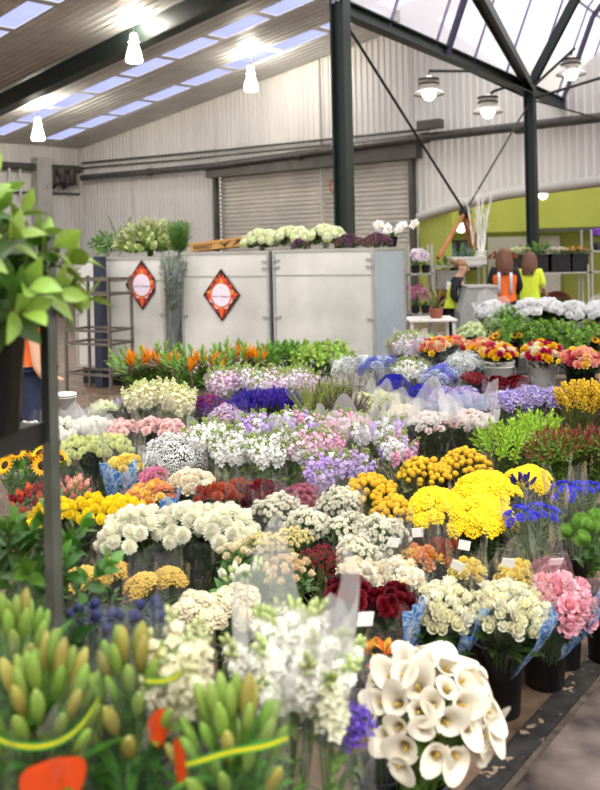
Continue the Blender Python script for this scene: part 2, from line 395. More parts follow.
# glass vault over the right bay
glass = bpy.data.materials.new('vault_glass'); glass.use_nodes = True
nt = glass.node_tree; nt.nodes.remove(nt.nodes['Principled BSDF'])
a_ = nt.nodes.new('ShaderNodeBsdfTransparent'); a_.inputs[0].default_value = lin('#F6F3FF'); b_ = nt.nodes.new('ShaderNodeBsdfTranslucent'); b_.inputs[0].default_value = lin('#FBF9FF')
mxs = nt.nodes.new('ShaderNodeMixShader'); mxs.inputs[0].default_value = .2; nzn = nt.nodes.new('ShaderNodeTexNoise'); nzn.inputs['Scale'].default_value = .8
mrr = nt.nodes.new('ShaderNodeMapRange'); mrr.inputs['To Min'].default_value = .6; mrr.inputs['To Max'].default_value = .9
nt.links.new(nzn.outputs['Fac'], mrr.inputs['Value']); nt.links.new(mrr.outputs[0], mxs.inputs[0])
nt.links.new(a_.outputs[0], mxs.inputs[1]); nt.links.new(b_.outputs[0], mxs.inputs[2]); nt.links.new(mxs.outputs[0], nt.nodes['Material Output'].inputs[0])
def vp(q, t, dz=0.0): p = c2 + E*q + D*t; return Vector((p.x, p.y, vault(q)+dz))
QS = [10*i/14 for i in range(15)]; TS = [-11 + 1.6*i for i in range(13)]
mb = MB(); mb.grid([[vp(q, t, .12) for q in QS] for t in (TS[0], TS[-1])])
vg = st(mb.build('ceiling_vault_glass', glass))
bar_m = mat('vault_bars', '#8D88A8', rough=.5, nz=.1)
mb = MB()
for q in QS[1:]: mb.bar(vp(q, TS[0], .06), vp(q, TS[-1], .06), .035, .06)
for t in TS: mb.tube([vp(q, t, .06) for q in QS], .03, 4)
mb.build('glazing_bars', bar_m, vg, False)
for t in (-4.2, 2.2, 5.2):
    mb = MB(); mb.tube([vp(q, t, -.06) for q in QS], .06, 6); st(mb.build('trim_rib', mat('rib_steel', '#4B4560', nz=.15)))
# crossed tie rods; lower ends wrapped orange
nd = Ppl(465, 212, c1, E)
rod = mat('tie_rod', '#3B3531', rough=.5, metal=.5); orng = mat('orange_wrap', '#A8683A', rough=.6, nz=.25, scale=8)
br = empty('tie_brace', nd); tag(br, 'crossed steel tie rods with orange lower ends between the two green columns', 'brace')
def bt(name, a, b, r, m): mb = MB(); mb.tube([a-nd, b-nd], r, 6); mb.build(name, m, br)
bt('rod', Ppl(346, 24, c1, E), nd, .022, rod); bt('rod', Ppl(528, 105, c1, E), nd, .018, rod)
bt('orange_strut', nd, Ppl(438, 258, c1, E), .035, orng); bt('orange_strut', nd, Ppl(477, 262, c1, E), .075, orng)
mb = MB(); mb.ball((0, 0, 0), .11, 10, 8); mb.build('joint_ring', rod, br)
# ---------------------------------------------------------------- lamps
bulb_m = emis('lamp_glow', '#FFF6E4', 9.0); bulb_soft = emis('lamp_glow_soft', '#FFF9F0', 3.0)
def bell(px, ptop, plamp, label):
    s, t = rpx(px, ptop); top = rp(s, t); Y = top.y; b = P(px, plamp, Y)
    e = empty('pendant_lamp', b); tag(e, label, 'lamp', None)
    L = top.z - b.z
    mb = MB(); mb.tube([(0, 0, .42), (0, 0, L)], .018, 5); mb.build('cord', rod, e)
    mb = MB(); mb.lathe([(.04, .44), (.09, .40), (.10, .28), (.12, .24)], 14, True, False); mb.build('cap', whitep, e)
    mb = MB(); mb.lathe([(.12, .24), (.09, .20), (.13, .10), (.18, -.10), (.19, -.18), (.15, -.21), (.02, -.21)], 16); mb.build('glass_bell', bulb_m, e)
    lamp('pendant_light', 'POINT', b + Vector((0, 0, .75)), 200, (1, .93, .8), shadow_soft_size=.25)
bell(134, 18, 53, 'glowing bell pendant lamp hanging just below the dark green rafter')
bell(251, 52, 83, 'glowing bell pendant lamp hanging near the back wall gable')
bell(38, 101, 133, 'glowing bell pendant lamp low at the left wall beside the pipe')
enam = mat('white_enamel', '#E9E5DE', rough=.25, nz=.04)
def shade(px, py, Y, hold, label, sc=1.0):
    b = P(px, py, Y); e = empty('dome_lamp', b); tag(e, label, 'lamp')
    mb = MB(); mb.M = sca(sc, sc, sc); mb.lathe([(.06, .34), (.07, .30), (.20, .26), (.20, .24), (.07, .22), (.2, .17), (.2, .15), (.09, .13), (.10, .1), (.24, .04), (.30, -.02), (.30, -.04), (.22, 0), (.1, .05)], 18); mb.build('shade', enam, e)
    mb = MB(); mb.M = sca(sc, sc, sc); mb.lathe([(.15, .0), (.13, -.06), (.08, -.13), (.01, -.15)], 14); mb.build('bulb', bulb_soft, e)
    mb = MB()
    for z in (.27, .18): mb.M = sca(sc, sc, sc) @ tr(0, 0, z); mb.lathe([(.10, 0), (.205, .01), (.205, -.03), (.10, -.035)], 16)
    mb.build('cooling_rings', rod, e)
    pts = [Vector((0, 0, .3*sc))] + [P(x, y, Y)-b for x, y in hold]
    mb = MB(); mb.tube(pts, .03, 6); mb.build('bracket', rod, e)
shade(429, 93, 17.6, [(429, 71), (470, 71), (524, 96)], 'white enamel dome lamp bracketed left of the far column, highest of the pair')
shade(488, 111, 17.8, [(488, 96), (494, 91), (528, 80)], 'white enamel dome lamp hanging right beside the far column, under the beam')
shade(571, 73, 18.0, [(571, 51), (575, 48), (536, 84)], 'white enamel dome lamp out to the right against the glass vault')
mb = MB(); mb.tube([B2 + Vector((0, 0, -.2)), P(640, 66, 17.6)], .03, 6); mb.tube([B2 + Vector((0, 0, -.2)), P(630, 127, 17.6)], .018, 6)
st(mb.build('trim_stay', rod))
# small sign hung from the beam
q = Ppl(412, 58, c1+E*-.5, E)
mb = MB(); q = P(388, 17, 13.0); mb.M = tr(q) @ rot(R(-20), 'Z'); mb.box((-.18, -.02, -.08), (.18, .02, .08))
tag(bevel(mb.build('notice_plate', mat('pale_plate', '#C8C9BC', nz=.1), smooth=False)), 'small pale plate fixed on top of the green beam', 'plate')
# ---------------------------------------------------------------- green hall beyond the arch
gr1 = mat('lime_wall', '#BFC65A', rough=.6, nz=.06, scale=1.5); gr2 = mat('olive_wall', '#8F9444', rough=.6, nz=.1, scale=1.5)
so = ar[0][0]
def gwall(name, s0, s1, z0, z1, off, m): mb = MB(); mb.add([wp(s0, z0, off), wp(s1, z0, off), wp(s1, z1, off), wp(s0, z1, off)], [(0, 1, 2, 3)]); return st(mb.build(name, m, smooth=False))
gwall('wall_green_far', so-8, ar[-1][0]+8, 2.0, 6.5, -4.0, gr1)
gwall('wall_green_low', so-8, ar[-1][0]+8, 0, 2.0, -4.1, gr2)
mb = MB(); mb.bar(wp(so+1, 2.0, -3.85), wp(ar[-1][0]+8, 2.0, -3.85), .2, .12); st(mb.build('trim_green_ledge', mat('ledge', '#5E5B4E', nz=.2), smooth=False))
mb = MB(); q0 = wp(so+.02, 0, -.15)
mb.bar(q0 + U*.38, wp(so+.4, 4.6, -.2), .75, .3, V); st(mb.build('trim_green_jamb', mat('jamb_green', '#A9AF52', nz=.06), smooth=False))
# window and pale shutter in the green hall
q = wl(458, 250, -3.9); sw0 = ws(q)
mb = MB(); mb.add([wp(sw0-.4, 1.0, -3.95), wp(sw0+.4, 1.0, -3.95), wp(sw0+.55, 1.72, -3.95), wp(sw0-.55, 1.72, -3.95)], [(0, 1, 2, 3)])
wi = st(mb.build('window_1', mat('window_blue', '#7E9CC6', rough=.15, nz=.1), smooth=False))
mb = MB()
for a, b in (((-.6, 0.95), (.6, 0.95)), ((.6, 0.95), (.6, 1.76)), ((.6, 1.76), (-.6, 1.76)), ((-.6, 1.76), (-.6, 0.95)), ((0, 0.95), (0, 1.76))): mb.bar(wp(sw0+a[0], a[1], -3.9), wp(sw0+b[0], b[1], -3.9), .07, .07)
mb.build('window_frame', rod, wi, False)
gwall('wall_pale_panel', sw0+1.0, sw0+3.2, .3, 1.85, -3.9, mat('pale_panel', '#B9B6A8', nz=.08))
for px, py, l in ((461, 228, 'small round light on the olive wall behind the white branches'), (543, 195, 'small round light just right of the far column')):
    b = P(px, py, 20.5); e = empty('wall_light', b); tag(e, l, 'lamp')
    mb = MB(); mb.ball((0, 0, 0), .11, 12, 8); mb.build('bulb', bulb_soft, e)
    mb = MB(); mb.M = tr(0, .1, 0); mb.box((-.06, -.05, -.06), (.06, .35, .06)); mb.build('bracket', rod, e, False)
# ---------------------------------------------------------------- flower heads (mesh data, shared by copies)
rnd = random.Random(7)
GREEN = '#4E7A2C'; DARK = '#2C4A1C'
_H = {}
def cached(fn):
    def g(*a, **k):
        key = (fn.__name__, a, tuple(sorted(k.items())))
        if key not in _H: _H[key] = fn(*a, **k)
        return _H[key]
    return g
def sepals(mb, r, n=5):
    mb.cur = 1
    for i in range(n): mb.petal(petM(2*PI*i/n, R(-15), r*.06, -.02*r), r*.7, r*.3, 2, 3)
    mb.tube([(0, 0, -r*.9), (0, 0, 0)], [r*.07, r*.12], 5); mb.cur = 0
@cached
def h_rose(col, r=.03, open_=1.0, seed=0, edge=None):
    g = random.Random(seed); mb = MB(); sepals(mb, r)
    for l, (n, el, ln, w, cu, z) in enumerate(((3, 88, 1.0, .8, .55, .35), (4, 82, 1.1, .95, .6, .25), (5, 72, 1.15, 1.05, .35, .16), (5, 56, 1.15, 1.2, -.25, .08), (6, 34, 1.1, 1.25, -.7, 0))):
        if l == 4 and open_ < .6: continue
        for i in range(n):
            mb.petal(petM(2*PI*(i+g.random()*.35)/n + l*.6, R(88-(88-el)*open_), r*(.08+.06*l), r*z), r*ln, r*w*1.1, 5, 5, .42, cu, .62, 0, .5, .62)
    return mb.mesh('rose_head', [petal(col), leafm(GREEN)])
@cached
def h_pompon(col, r=.03, n=60, low=-25, wid=.5, curl=.9, core=None, seed=0):
    g = random.Random(seed); mb = MB(); sepals(mb, r)
    mb.ball((0, 0, r*.45), (r*.55, r*.55, r*.5), 8, 6)
    for i in range(n):
        t = i/(n-1); el = 88 - (88-low)*t**.75
        e = R(el); p = Vector((0, math.cos(e), math.sin(e)))*r*.42
        mb.petal(rot(i*2.39996, 'Z') @ tr(0, p.y, r*.42+p.z) @ rot(e, 'X'), r*(.62+.1*g.random()), r*wid, 2, 3, .35, curl*(1-.7*t), .7, 0, .4)
    return mb.mesh('flower_head', [petal(col), leafm(GREEN)])
@cached
def h_carnation(col, r=.03, n=34, seed=0):
    g = random.Random(seed); mb = MB(); sepals(mb, r)
    for i in range(n):
        t = i/(n-1); el = 86 - 84*t**.8
        mb.petal(rot(i*2.39996, 'Z') @ tr(0, r*.08, r*(.28-.2*t)) @ rot(R(el), 'X'), r*(.75+.3*t)*(.9+.2*g.random()), r*.85, 3, 5, .1, -.25, .95, .07, .2)
    return mb.mesh('carnation_head', [petal(col), leafm(GREEN)])
def floret(mb, M, r, n=5, w=.8, el=25, c=0):
    k = mb.cur; mb.cur = c
    for i in range(n): mb.petal(M @ petM(2*PI*i/n, R(el), r*.08), r, r*w, 2, 3, .2, -.3, .7, 0, .3)
    mb.cur = k
@cached
def h_spike(col, L=.13, r=.017, n=20, wid=.02, bud='#9DB35C', np=5, seed=0, col2=None):
    """a spike of florets, buds at the tip; origin at the foot of the spike"""
    g = random.Random(seed); mb = MB(); mb.cur = 1
    mb.tube([(0, 0, -.02), (0, 0, L)], [.003, .0015], 4)
    for i in range(n):
        t = i/(n-1); a = i*2.39996 + g.random()*.4; rr = wid*(1-.55*t)
        M = rot(a, 'Z') @ tr(0, rr, L*t*.95) @ rot(R(-62+40*t+g.uniform(-12, 12)), 'X')
        if t > .8:
            mb.cur = 1; mb.M = M; mb.ball((0, 0, 0), (r*.3, r*.3, r*.55), 5, 4); mb.M = Matrix(); continue
        c = 2 if (col2 and g.random() < .4) else 0
        floret(mb, M, r*(1.1-.4*t)*g.uniform(.85, 1.15), np, .9, 22, c)
        floret(mb, M @ tr(0, 0, r*.22), r*.6*(1.1-.4*t), 4, .9, 50, c)
    return mb.mesh('blossom_spike', [petal(col), leafm(bud)] + ([petal(col2)] if col2 else []))
@cached
def h_statice(col, col2='#EDE6F2', r=.05, n=46, seed=0, tall=.6):
    g = random.Random(seed); mb = MB()
    for i in range(n):
        q, a = fib(i, n); x = r*q*math.cos(a); y = r*q*math.sin(a); z = r*tall*(1-q*q)+g.uniform(-.012, .012)
        M = tr(x, y, z) @ align((x*1.2, y*1.2, r*.7), a)
        c = 2 if g.random() < .22 else 0
        floret(mb, M, r*.21*g.uniform(.8, 1.2), 4, 1.0, 48, c)
        mb.cur = 1; mb.tube([(x*.2, y*.2, -r*.8), (x, y, z)], .0011, 3, False); mb.cur = 0
    return mb.mesh('blossom_cluster', [petal(col), leafm(GREEN), petal(col2)])
@cached
def h_comb(col, L=.07, n=26, seed=0):
    """a violet statice comb: rows of tiny cups on a flat upright tongue"""
    g = random.Random(seed); mb = MB()
    mb.cur = 1; mb.tube([(0, 0, -.03), (0, .004, L)], .002, 4); mb.cur = 0
    for i in range(n):
        t = i/(n-1); x = (-1 if i % 2 else 1)*.011*(1-.4*t); M = tr(x, 0, L*t) @ rot(R(-35 if x < 0 else 35), 'Y')
        floret(mb, M @ tr(0, g.uniform(-.004, .004), 0), .0085, 4, 1.1, 55)
    return mb.mesh('blossom_spike', [petal(col), leafm('#5B7A45')])
@cached
def h_billy(col, r=.014, seed=0):
    mb = MB(); n, m = 16, 12
    rows = []
    for i in range(m+1):
        a = -PI/2+PI*i/m
        rows.append([((r*(1+.07*math.sin(7*2*PI*j/n+i*2.2)))*math.cos(a)*math.cos(2*PI*j/n), (r*(1+.07*math.sin(7*2*PI*j/n+i*2.2)))*math.cos(a)*math.sin(2*PI*j/n), r+r*math.sin(a)) for j in range(n)])
    mb.grid(rows, True); mb.cur = 1; mb.tube([(0, 0, -.03), (0, 0, 0)], .0016, 4)
    return mb.mesh('button_head', [mat('button_'+col, col, rough=.8, nz=.28, scale=260, bump=.8, rnd=.14), leafm('#6C7F4A')])
@cached
def h_yarrow(col, r=.04, n=70, seed=0, dome=.22):
    g = random.Random(seed); mb = MB()
    for i in range(n):
        q, a = fib(i, n); q *= g.uniform(.94, 1.06); x = r*q*math.cos(a)*(1+.12*math.sin(3*a+seed)); y = r*q*math.sin(a)*(1+.12*math.sin(3*a+seed))
        z = r*dome*(1-q*q)*1.6 + g.uniform(-.002, .003); s = r*.15*g.uniform(.8, 1.25)
        mb.ball((x, y, z), (s, s, s*.85), 6, 4)
    mb.cur = 1
    for i in range(9): a = i*.7; mb.tube([(0, 0, -r*1.1), (r*.65*math.cos(a), r*.65*math.sin(a), -.002)], .0014, 3, False)
    return mb.mesh('flower_head', [mat('umbel_'+col, col, rough=.8, nz=.25, scale=120, bump=.5, rnd=.1), leafm('#7C8B4A')])
@cached
def h_calla(L=.12, r=.042, seed=0):
    mb = MB(); nu, nv = 20, 10; rows = []
    for i in range(nv+1):
        v = i/nv; row = []
        for j in range(nu+1):
            u = -1.06*PI + 2.12*PI*j/nu
            tip = (.5+.5*math.cos(u))**3
            rad = r*(.16 + .32*v + .62*v**3.2*(1+.45*tip)); ov = .0025*(u/PI)
            z = L*(v*(.80+.30*tip) - .16*v**6*(1-tip*.3)); rr = rad+ov
            row.append((rr*math.sin(u), -rr*math.cos(u) - r*.25*v*v*tip, z))
        rows.append(row)
    mb.grid(rows); mb.cur = 2; mb.tube([(0, 0, .01), (0, .004, L*.3), (0, .004, L*.68)], [.005, .006, .0035], 7)
    mb.cur = 1; mb.tube([(0, 0, -.05), (0, 0, 0), (0, 0, .025)], [.006, .007, r*.19], 8)
    return mb.mesh('calla_flower', [mat('calla_spathe', '#E9E1CC', rough=.4, nz=.05, scale=9, trans=.16, rnd=.05), leafm('#7FA048'), mat('spadix', '#C9A640', rough=.7, nz=.25, scale=150, bump=.5)])
@cached
def h_lilybud(col='#8FAA4E', L=.095, r=.0145, tint='#C08A4A', seed=0):
    mb = MB(); n, m = 12, 12; rows = []
    for i in range(m+1):
        t = i/m; pr = r*(.35+.75*math.sin(PI*min(1, t*.93+.02))**.75)*(1 if t < .85 else 1-(t-.85)*2.6)
        rows.append([(pr*(1+.10*math.cos(3*a))*math.cos(a), pr*(1+.10*math.cos(3*a))*math.sin(a), L*t) for a in [2*PI*j/n for j in range(n)]])
    mb.grid(rows, True); mb.add(rows[-1], [tuple(range(n))])
    mb.cur = 1; mb.tube([(0, 0, -.05), (0, 0, .004)], [.0022, .004], 5)
    m_ = mat('lily_bud_'+col, col, rough=.45, nz=.25, scale=18, stretch=(1, 1, .35), trans=.2, rnd=.14, col2=tint)
    return mb.mesh('bud', [m_, leafm('#6D8F3A')])
@cached
def h_bud(col, L=.03, r=.011, seed=0):
    mb = MB(); sepals(mb, r*1.3)
    for i in range(5): mb.petal(petM(2*PI*i/5, R(80), r*.3, 0), L, r*1.7, 4, 3, .5, .22, .75, 0, .5)
    mb.ball((0, 0, L*.42), (r*.75, r*.75, L*.42), 8, 6)
    return mb.mesh('bud', [petal(col), leafm('#7E9A4A')])
@cached
def h_sunflower(r=.05, seed=0):
    mb = MB(); mb.cur = 2; mb.lathe([(.001, .012), (r*.25, .009), (r*.4, .006), (r*.43, -.002)], 16, True); mb.cur = 0
    for k, n in ((0, 17), (1, 15)):
        for i in range(n): mb.petal(petM(2*PI*(i+.4*k)/n, R(18-22*k), r*.36, -.003*k), r*.72, r*.26, 3, 3, .3, .1, .7, 0, .5)
    mb.cur = 1
    for i in range(10): mb.petal(petM(2*PI*i/10, R(-25), r*.2, -.008), r*.6, r*.3, 2, 3)
    mb.tube([(0, 0, -.08), (0, 0, -.004)], .005, 6)
    return mb.mesh('sunflower_head', [petal('#F2B51C'), leafm(GREEN), mat('sunflower_disc', '#3A2412', rough=.9, nz=.4, scale=200, bump=.8)])
@cached
def h_strelitzia(s=1.0, seed=0):
    mb = MB(); mb.M = sca(s, s, s); mb.cur = 1
    rows = []
    for i in range(9):                                              # the boat-shaped beak, pointing to +Y
        t = i/8; y = -.02+.19*t; z = .035*math.sin(t*1.5)+.02*t; w = .017*math.sin(PI*min(1, .12+.87*t))**.8
        rows.append([(w*math.cos(a), y, z+w*1.2*math.sin(a)) for a in [2*PI*j/8 for j in range(8)]])
    mb.grid(rows, True)
    mb.tube([(0, -.015, 0), (0, -.03, -.05), (0, -.035, -.18)], [.013, .010, .008], 6)
    mb.cur = 0
    for az, el, l in ((-.25, 62, .15), (.2, 78, .16), (.05, 100, .14), (-.5, 85, .12)):
        mb.petal(tr(0, .02, .02) @ rot(az, 'Z') @ rot(R(el), 'X'), l, .034, 4, 3, .5, .12, .7, 0, .5)
    mb.cur = 2; mb.petal(tr(0, .03, .02) @ rot(R(48), 'X'), .11, .014, 3, 3, .5, 0, .7)
    return mb.mesh('bird_of_paradise_head', [petal('#F59A16'), mat('beak', '#5C6B4E', rough=.5, nz=.3, scale=20, col2='#9A4A3C'), petal('#3B3FA8')])
@cached
def h_thistle(col='#353B66', r=.017, seed=0):
    mb = MB(); mb.ball((0, 0, r), (r*.7, r*.7, r*.85), 10, 8)
    for i in range(60):
        z = 1-2*(i+.5)/60; q = math.sqrt(1-z*z); a = i*2.39996; d = Vector((q*math.cos(a), q*math.sin(a), z))
        p = Vector((0, 0, r)) + d*r*.6; mb.M = tr(p) @ align(d); mb.add([(r*.1, 0, 0), (-r*.05, r*.09, 0), (-r*.05, -r*.09, 0), (0, 0, r*.55)], [(0, 1, 3), (1, 2, 3), (2, 0, 3)]); mb.M = Matrix()
    mb.cur = 1
    for i in range(9): mb.petal(petM(2*PI*i/9, R(12), r*.2, 0), r*2.0, r*.35, 3, 3, .4, .1, .5)
    mb.tube([(0, 0, -.05), (0, 0, 0)], .002, 4)
    return mb.mesh('thistle_head', [mat('thistle_'+col, col, rough=.7, nz=.3, scale=80, rnd=.2), leafm('#55657C')])
@cached
def h_cornflower(col='#3D3BD0', r=.022, seed=0):
    g = random.Random(seed); mb = MB(); mb.cur = 1; mb.ball((0, 0, -.004), (r*.35, r*.35, r*.5), 8, 6); mb.tube([(0, 0, -.06), (0, 0, 0)], .0017, 4); mb.cur = 0
    for k, (n, el, l) in enumerate(((9, 20, 1.0), (8, 45, .8), (7, 68, .6))):
        for i in range(n): mb.petal(petM(2*PI*(i+.5*k)/n, R(el+g.uniform(-8, 8)), r*.12, 0), r*l, r*.48, 3, 5, .25, -.25, 1.1, .08, .25)
    return mb.mesh('flower_head', [petal(col), leafm('#6B8050')])
@cached
def h_gyps(col='#F4F4EE', r=.07, n=70, b=.0048, stem='#7D9470', seed=0, tall=1.1):
    g = random.Random(seed); mb = MB()
    for i in range(n):
        q, a = fib(i, n); x = r*q*math.cos(a); y = r*q*math.sin(a); z = r*tall*(1-.8*q*q)*g.uniform(.55, 1.05)
        mb.cur = 0; s = b*g.uniform(.7, 1.2); mb.ball((x, y, z), s, 5, 4)
        if i % 2: mb.cur = 1; mb.tube([(x*.25, y*.25, -r*.6+z*.3), (x*.8, y*.8, z-.02), (x, y, z)], .0008, 3, False)
    return mb.mesh('blossom_spray', [petal(col), leafm(stem)])
@cached
def h_plume(col, L=.12, n=90, r=.03, b=.004, seed=0):
    g = random.Random(seed); mb = MB(); mb.cur = 1; mb.tube([(0, 0, -.04), (0, 0, L)], .0018, 4); 
    for i in range(n):
        t = g.random()**.8; a = g.random()*6.283; q = r*(1-t)*g.uniform(.3, 1)+.003; p = (q*math.cos(a), q*math.sin(a), L*t+q*.5)
        mb.cur = 0; s = b*g.uniform(.7, 1.3); mb.ball(p, (s, s, s*1.3), 5, 4)
        if i % 6 == 0: mb.cur = 1; mb.tube([(0, 0, L*t-q*.3), p], .0008, 3, False)
    return mb.mesh('blossom_plume', [mat('plume_'+col, col, rough=.75, nz=.25, scale=60, rnd=.12, trans=.15), leafm('#7D8440')])
@cached
def h_trick(col='#86BE35', r=.035, n=230, seed=0):
    mb = MB(); mb.ball((0, 0, r*.8), r*.66, 12, 9)
    for i in range(n):
        z = 1-1.75*(i+.5)/n; q = math.sqrt(max(0, 1-z*z)); a = i*2.39996; d = Vector((q*math.cos(a), q*math.sin(a), z))
        mb.M = tr(Vector((0, 0, r*.8))+d*r*.6) @ align(d, a); mb.petal(rot(R(72), 'X'), r*.5, r*.13, 2, 3, .2, .3, .6); mb.M = Matrix()
    mb.cur = 1; mb.tube([(0, 0, -.05), (0, 0, .01)], .003, 5)
    return mb.mesh('mossy_head', [mat('moss_'+col, col, rough=.7, nz=.22, scale=60, trans=.2, rnd=.12), leafm(GREEN)])
@cached
def h_cluster(col, r=.034, k=9, hr=.0125, seed=0, leaf='#63834A', eye='#C9B35A'):
    """a loose cluster of small round everlasting flowers on one branched stem"""
    g = random.Random(seed); mb = MB()
    for i in range(k):
        q, a = fib(i, k); x = r*q*math.cos(a+seed); y = r*q*math.sin(a+seed); z = r*.55*(1-q*q)+g.uniform(-.008, .01); s = hr*g.uniform(.8, 1.2)
        M = tr(x, y, z) @ align((x+g.uniform(-.01, .01), y+g.uniform(-.01, .01), r*.8))
        mb.cur = 0; mb.M = M
        for l, (n, el) in enumerate(((6, 75), (7, 48), (8, 22))):
            for j in range(n): mb.petal(petM(2*PI*(j+.5*l)/n, R(el), s*.1, s*.1*(2-l)), s*(.8+.15*l), s*.62, 2, 3, .4, .35, .7, 0, .5)
        mb.cur = 2; mb.ball((0, 0, s*.25), s*.26, 6, 4); mb.M = Matrix(); mb.cur = 1
        mb.tube([(0, 0, -r*1.2), (x*.7, y*.7, z-.014), (x, y, z)], .0013, 4, False)
    return mb.mesh('flower_cluster', [petal(col), leafm(leaf), mat('eye_'+eye, eye, rough=.8, nz=.2, scale=150)])
@cached
def h_hydrangea(col, col2=None, r=.06, n=90, fr=.014, seed=0):
    g = random.Random(seed); mb = MB()
    for i in range(n):
        z = 1-1.35*(i+.5)/n; q = math.sqrt(max(0, 1-z*z)); a = i*2.39996; d = Vector((q*math.cos(a), q*math.sin(a), z))
        floret(mb, tr(Vector((0, 0, r*.5))+Vector((d.x, d.y, d.z*.75))*r*g.uniform(.9, 1.04)) @ align(d, a), fr, 4, 1.05, 12, 2 if col2 and g.random() < .4 else 0)
    mb.cur = 1; mb.ball((0, 0, r*.4), (r*.7, r*.7, r*.5), 8, 6); mb.tube([(0, 0, -.08), (0, 0, .01)], .004, 5)
    return mb.mesh('hydrangea_head', [petal(col), leafm('#5F7F3B')] + ([petal(col2)] if col2 else []))
@cached
def h_shoot(col='#7FAF35', L=.12, n=16, lw=.018, ll=.05, tipcol=None, el0=70, el1=25, seed=0, gloss=.4, curl=-.3):
    """a leafy shoot: leaves spiralling up a stem, tighter at the tip"""
    g = random.Random(seed); mb = MB(); mb.cur = 1; mb.tube([(0, 0, -.06), (0, 0, L)], [.003, .0018], 5); mb.cur = 0
    for i in range(n):
        t = i/max(1, n-1); mb.cur = 2 if (tipcol and t > .6) else 0
        mb.petal(rot(i*2.39996+g.uniform(-.2, .2), 'Z') @ tr(0, .003, L*t) @ rot(R(el1+(el0-el1)*t+g.uniform(-10, 10)), 'X') @ rot(g.uniform(-.3, .3), 'Y'), ll*(1-.35*t)*g.uniform(.85, 1.15), lw*(1-.2*t)*g.uniform(.85, 1.15), 5, 3, .32, curl*g.uniform(.4, 1.3), .8)
    return mb.mesh('leafy_shoot', [leafm(col, gloss), leafm('#6B6A36')] + ([leafm(tipcol, gloss)] if tipcol else []))
@cached
def h_thin(col='#8EA845', L=.14, n=40, ll=.016, lw=.003, tip=None, seed=0):
    """a fine heathery spike"""
    g = random.Random(seed); mb = MB(); mb.cur = 1; mb.tube([(0, 0, -.05), (0, 0, L)], .0014, 4)
    for i in range(n):
        t = i/n; mb.cur = 2 if (tip and t > .45) else 0
        mb.petal(rot(i*2.39996, 'Z') @ tr(0, .001, L*t) @ rot(R(45+g.uniform(-15, 15)), 'X'), ll*(1.1-.5*t), lw*2, 2, 3, .2, .2, .6)
    return mb.mesh('sprig', [leafm(col), leafm('#7A7A48')] + ([petal(tip)] if tip else []))
@cached
def h_alstro(col='#E08A2A', col2='#C9531F', r=.035, seed=0):
    mb = MB(); sepals(mb, r*.5)
    for i in range(6): mb.cur = 0 if i % 2 else 2; mb.petal(petM(2*PI*i/6, R(52), r*.12, 0), r*1.2, r*.62, 5, 3, .3, -.7, .75, 0, .3)
    mb.cur = 1
    for i in range(5): mb.tube([(0, 0, 0), (.004*math.cos(i*1.25), .004*math.sin(i*1.25), r*.7), (.011*math.cos(i*1.25), .011*math.sin(i*1.25), r*1.0)], .0009, 3)
    return mb.mesh('lily_flower', [petal(col), leafm('#5F7A2F'), petal(col2)])
@cached
def h_orchid(col='#F6F0F0', lip='#C24A86', r=.03, seed=0):
    mb = MB()
    for az, l, w in ((90, 1.0, .7), (210, 1.0, .65), (330, 1.0, .65), (20, 1.1, 1.15), (160, 1.1, 1.15)): mb.petal(petM(R(az-90), R(12), r*.05, 0), r*l, r*w, 4, 3, .15, -.25, .8, 0, .3)
    mb.cur = 2; mb.petal(petM(R(180), R(50), r*.05, r*.1), r*.7, r*.5, 3, 3, .6, -.6, .7); mb.ball((0, 0, r*.15), r*.14, 6, 5)
    mb.cur = 1; mb.tube([(0, 0, -r*.6), (0, 0, 0)], r*.05, 4)
    return mb.mesh('orchid_flower', [petal(col), leafm(GREEN), petal(lip)])
# ---------------------------------------------------------------- kinds of bunch
CL = film('clear_wrap', '#FFFFFF', .035, .6)
CLH = film('milky_wrap', '#FFFFFF', .30, .45, .25)
blue_print = mat('blue_print', '#3F7CC6', rough=.25, nz=.12, scale=16, col2='#C3DCF0', trans=.25)
blue_print.node_tree.nodes['Color Ramp'].color_ramp.elements[0].position = .43; blue_print.node_tree.nodes['Color Ramp'].color_ramp.elements[1].position = .57
blue_print.node_tree.nodes['Noise Texture'].inputs['Distortion'].default_value = 3.0
card_m = mat('card', '#F6F4F0', nz=.03, rough=.5)
def k(name, heads, rh, cov=1.0, drop=.55, tilt=50, leaf=None, stem='#5C7A38', flat=1.0, lift=0.0): return dict(name=name, heads=heads, rh=rh, cov=cov, drop=drop, tilt=tilt, leaf=leaf, stem=stem, lift=lift)
DK = ('#33502A', .07, .026, 4); MD = ('#4C7A30', .07, .028, 4); LT = ('#7FA83E', .07, .022, 4); NONE = ('#3C5A2A', .05, .016, 2)
def roses(cols, r=.024, o=.75, **kw): return k('rose_bunch', [h_rose(c, r, o, i) for i, c in enumerate(cols)], r*.98, leaf=kw.get('leaf', DK), tilt=kw.get('tilt', 45), drop=kw.get('drop', .45), cov=kw.get('cov', 1.3))
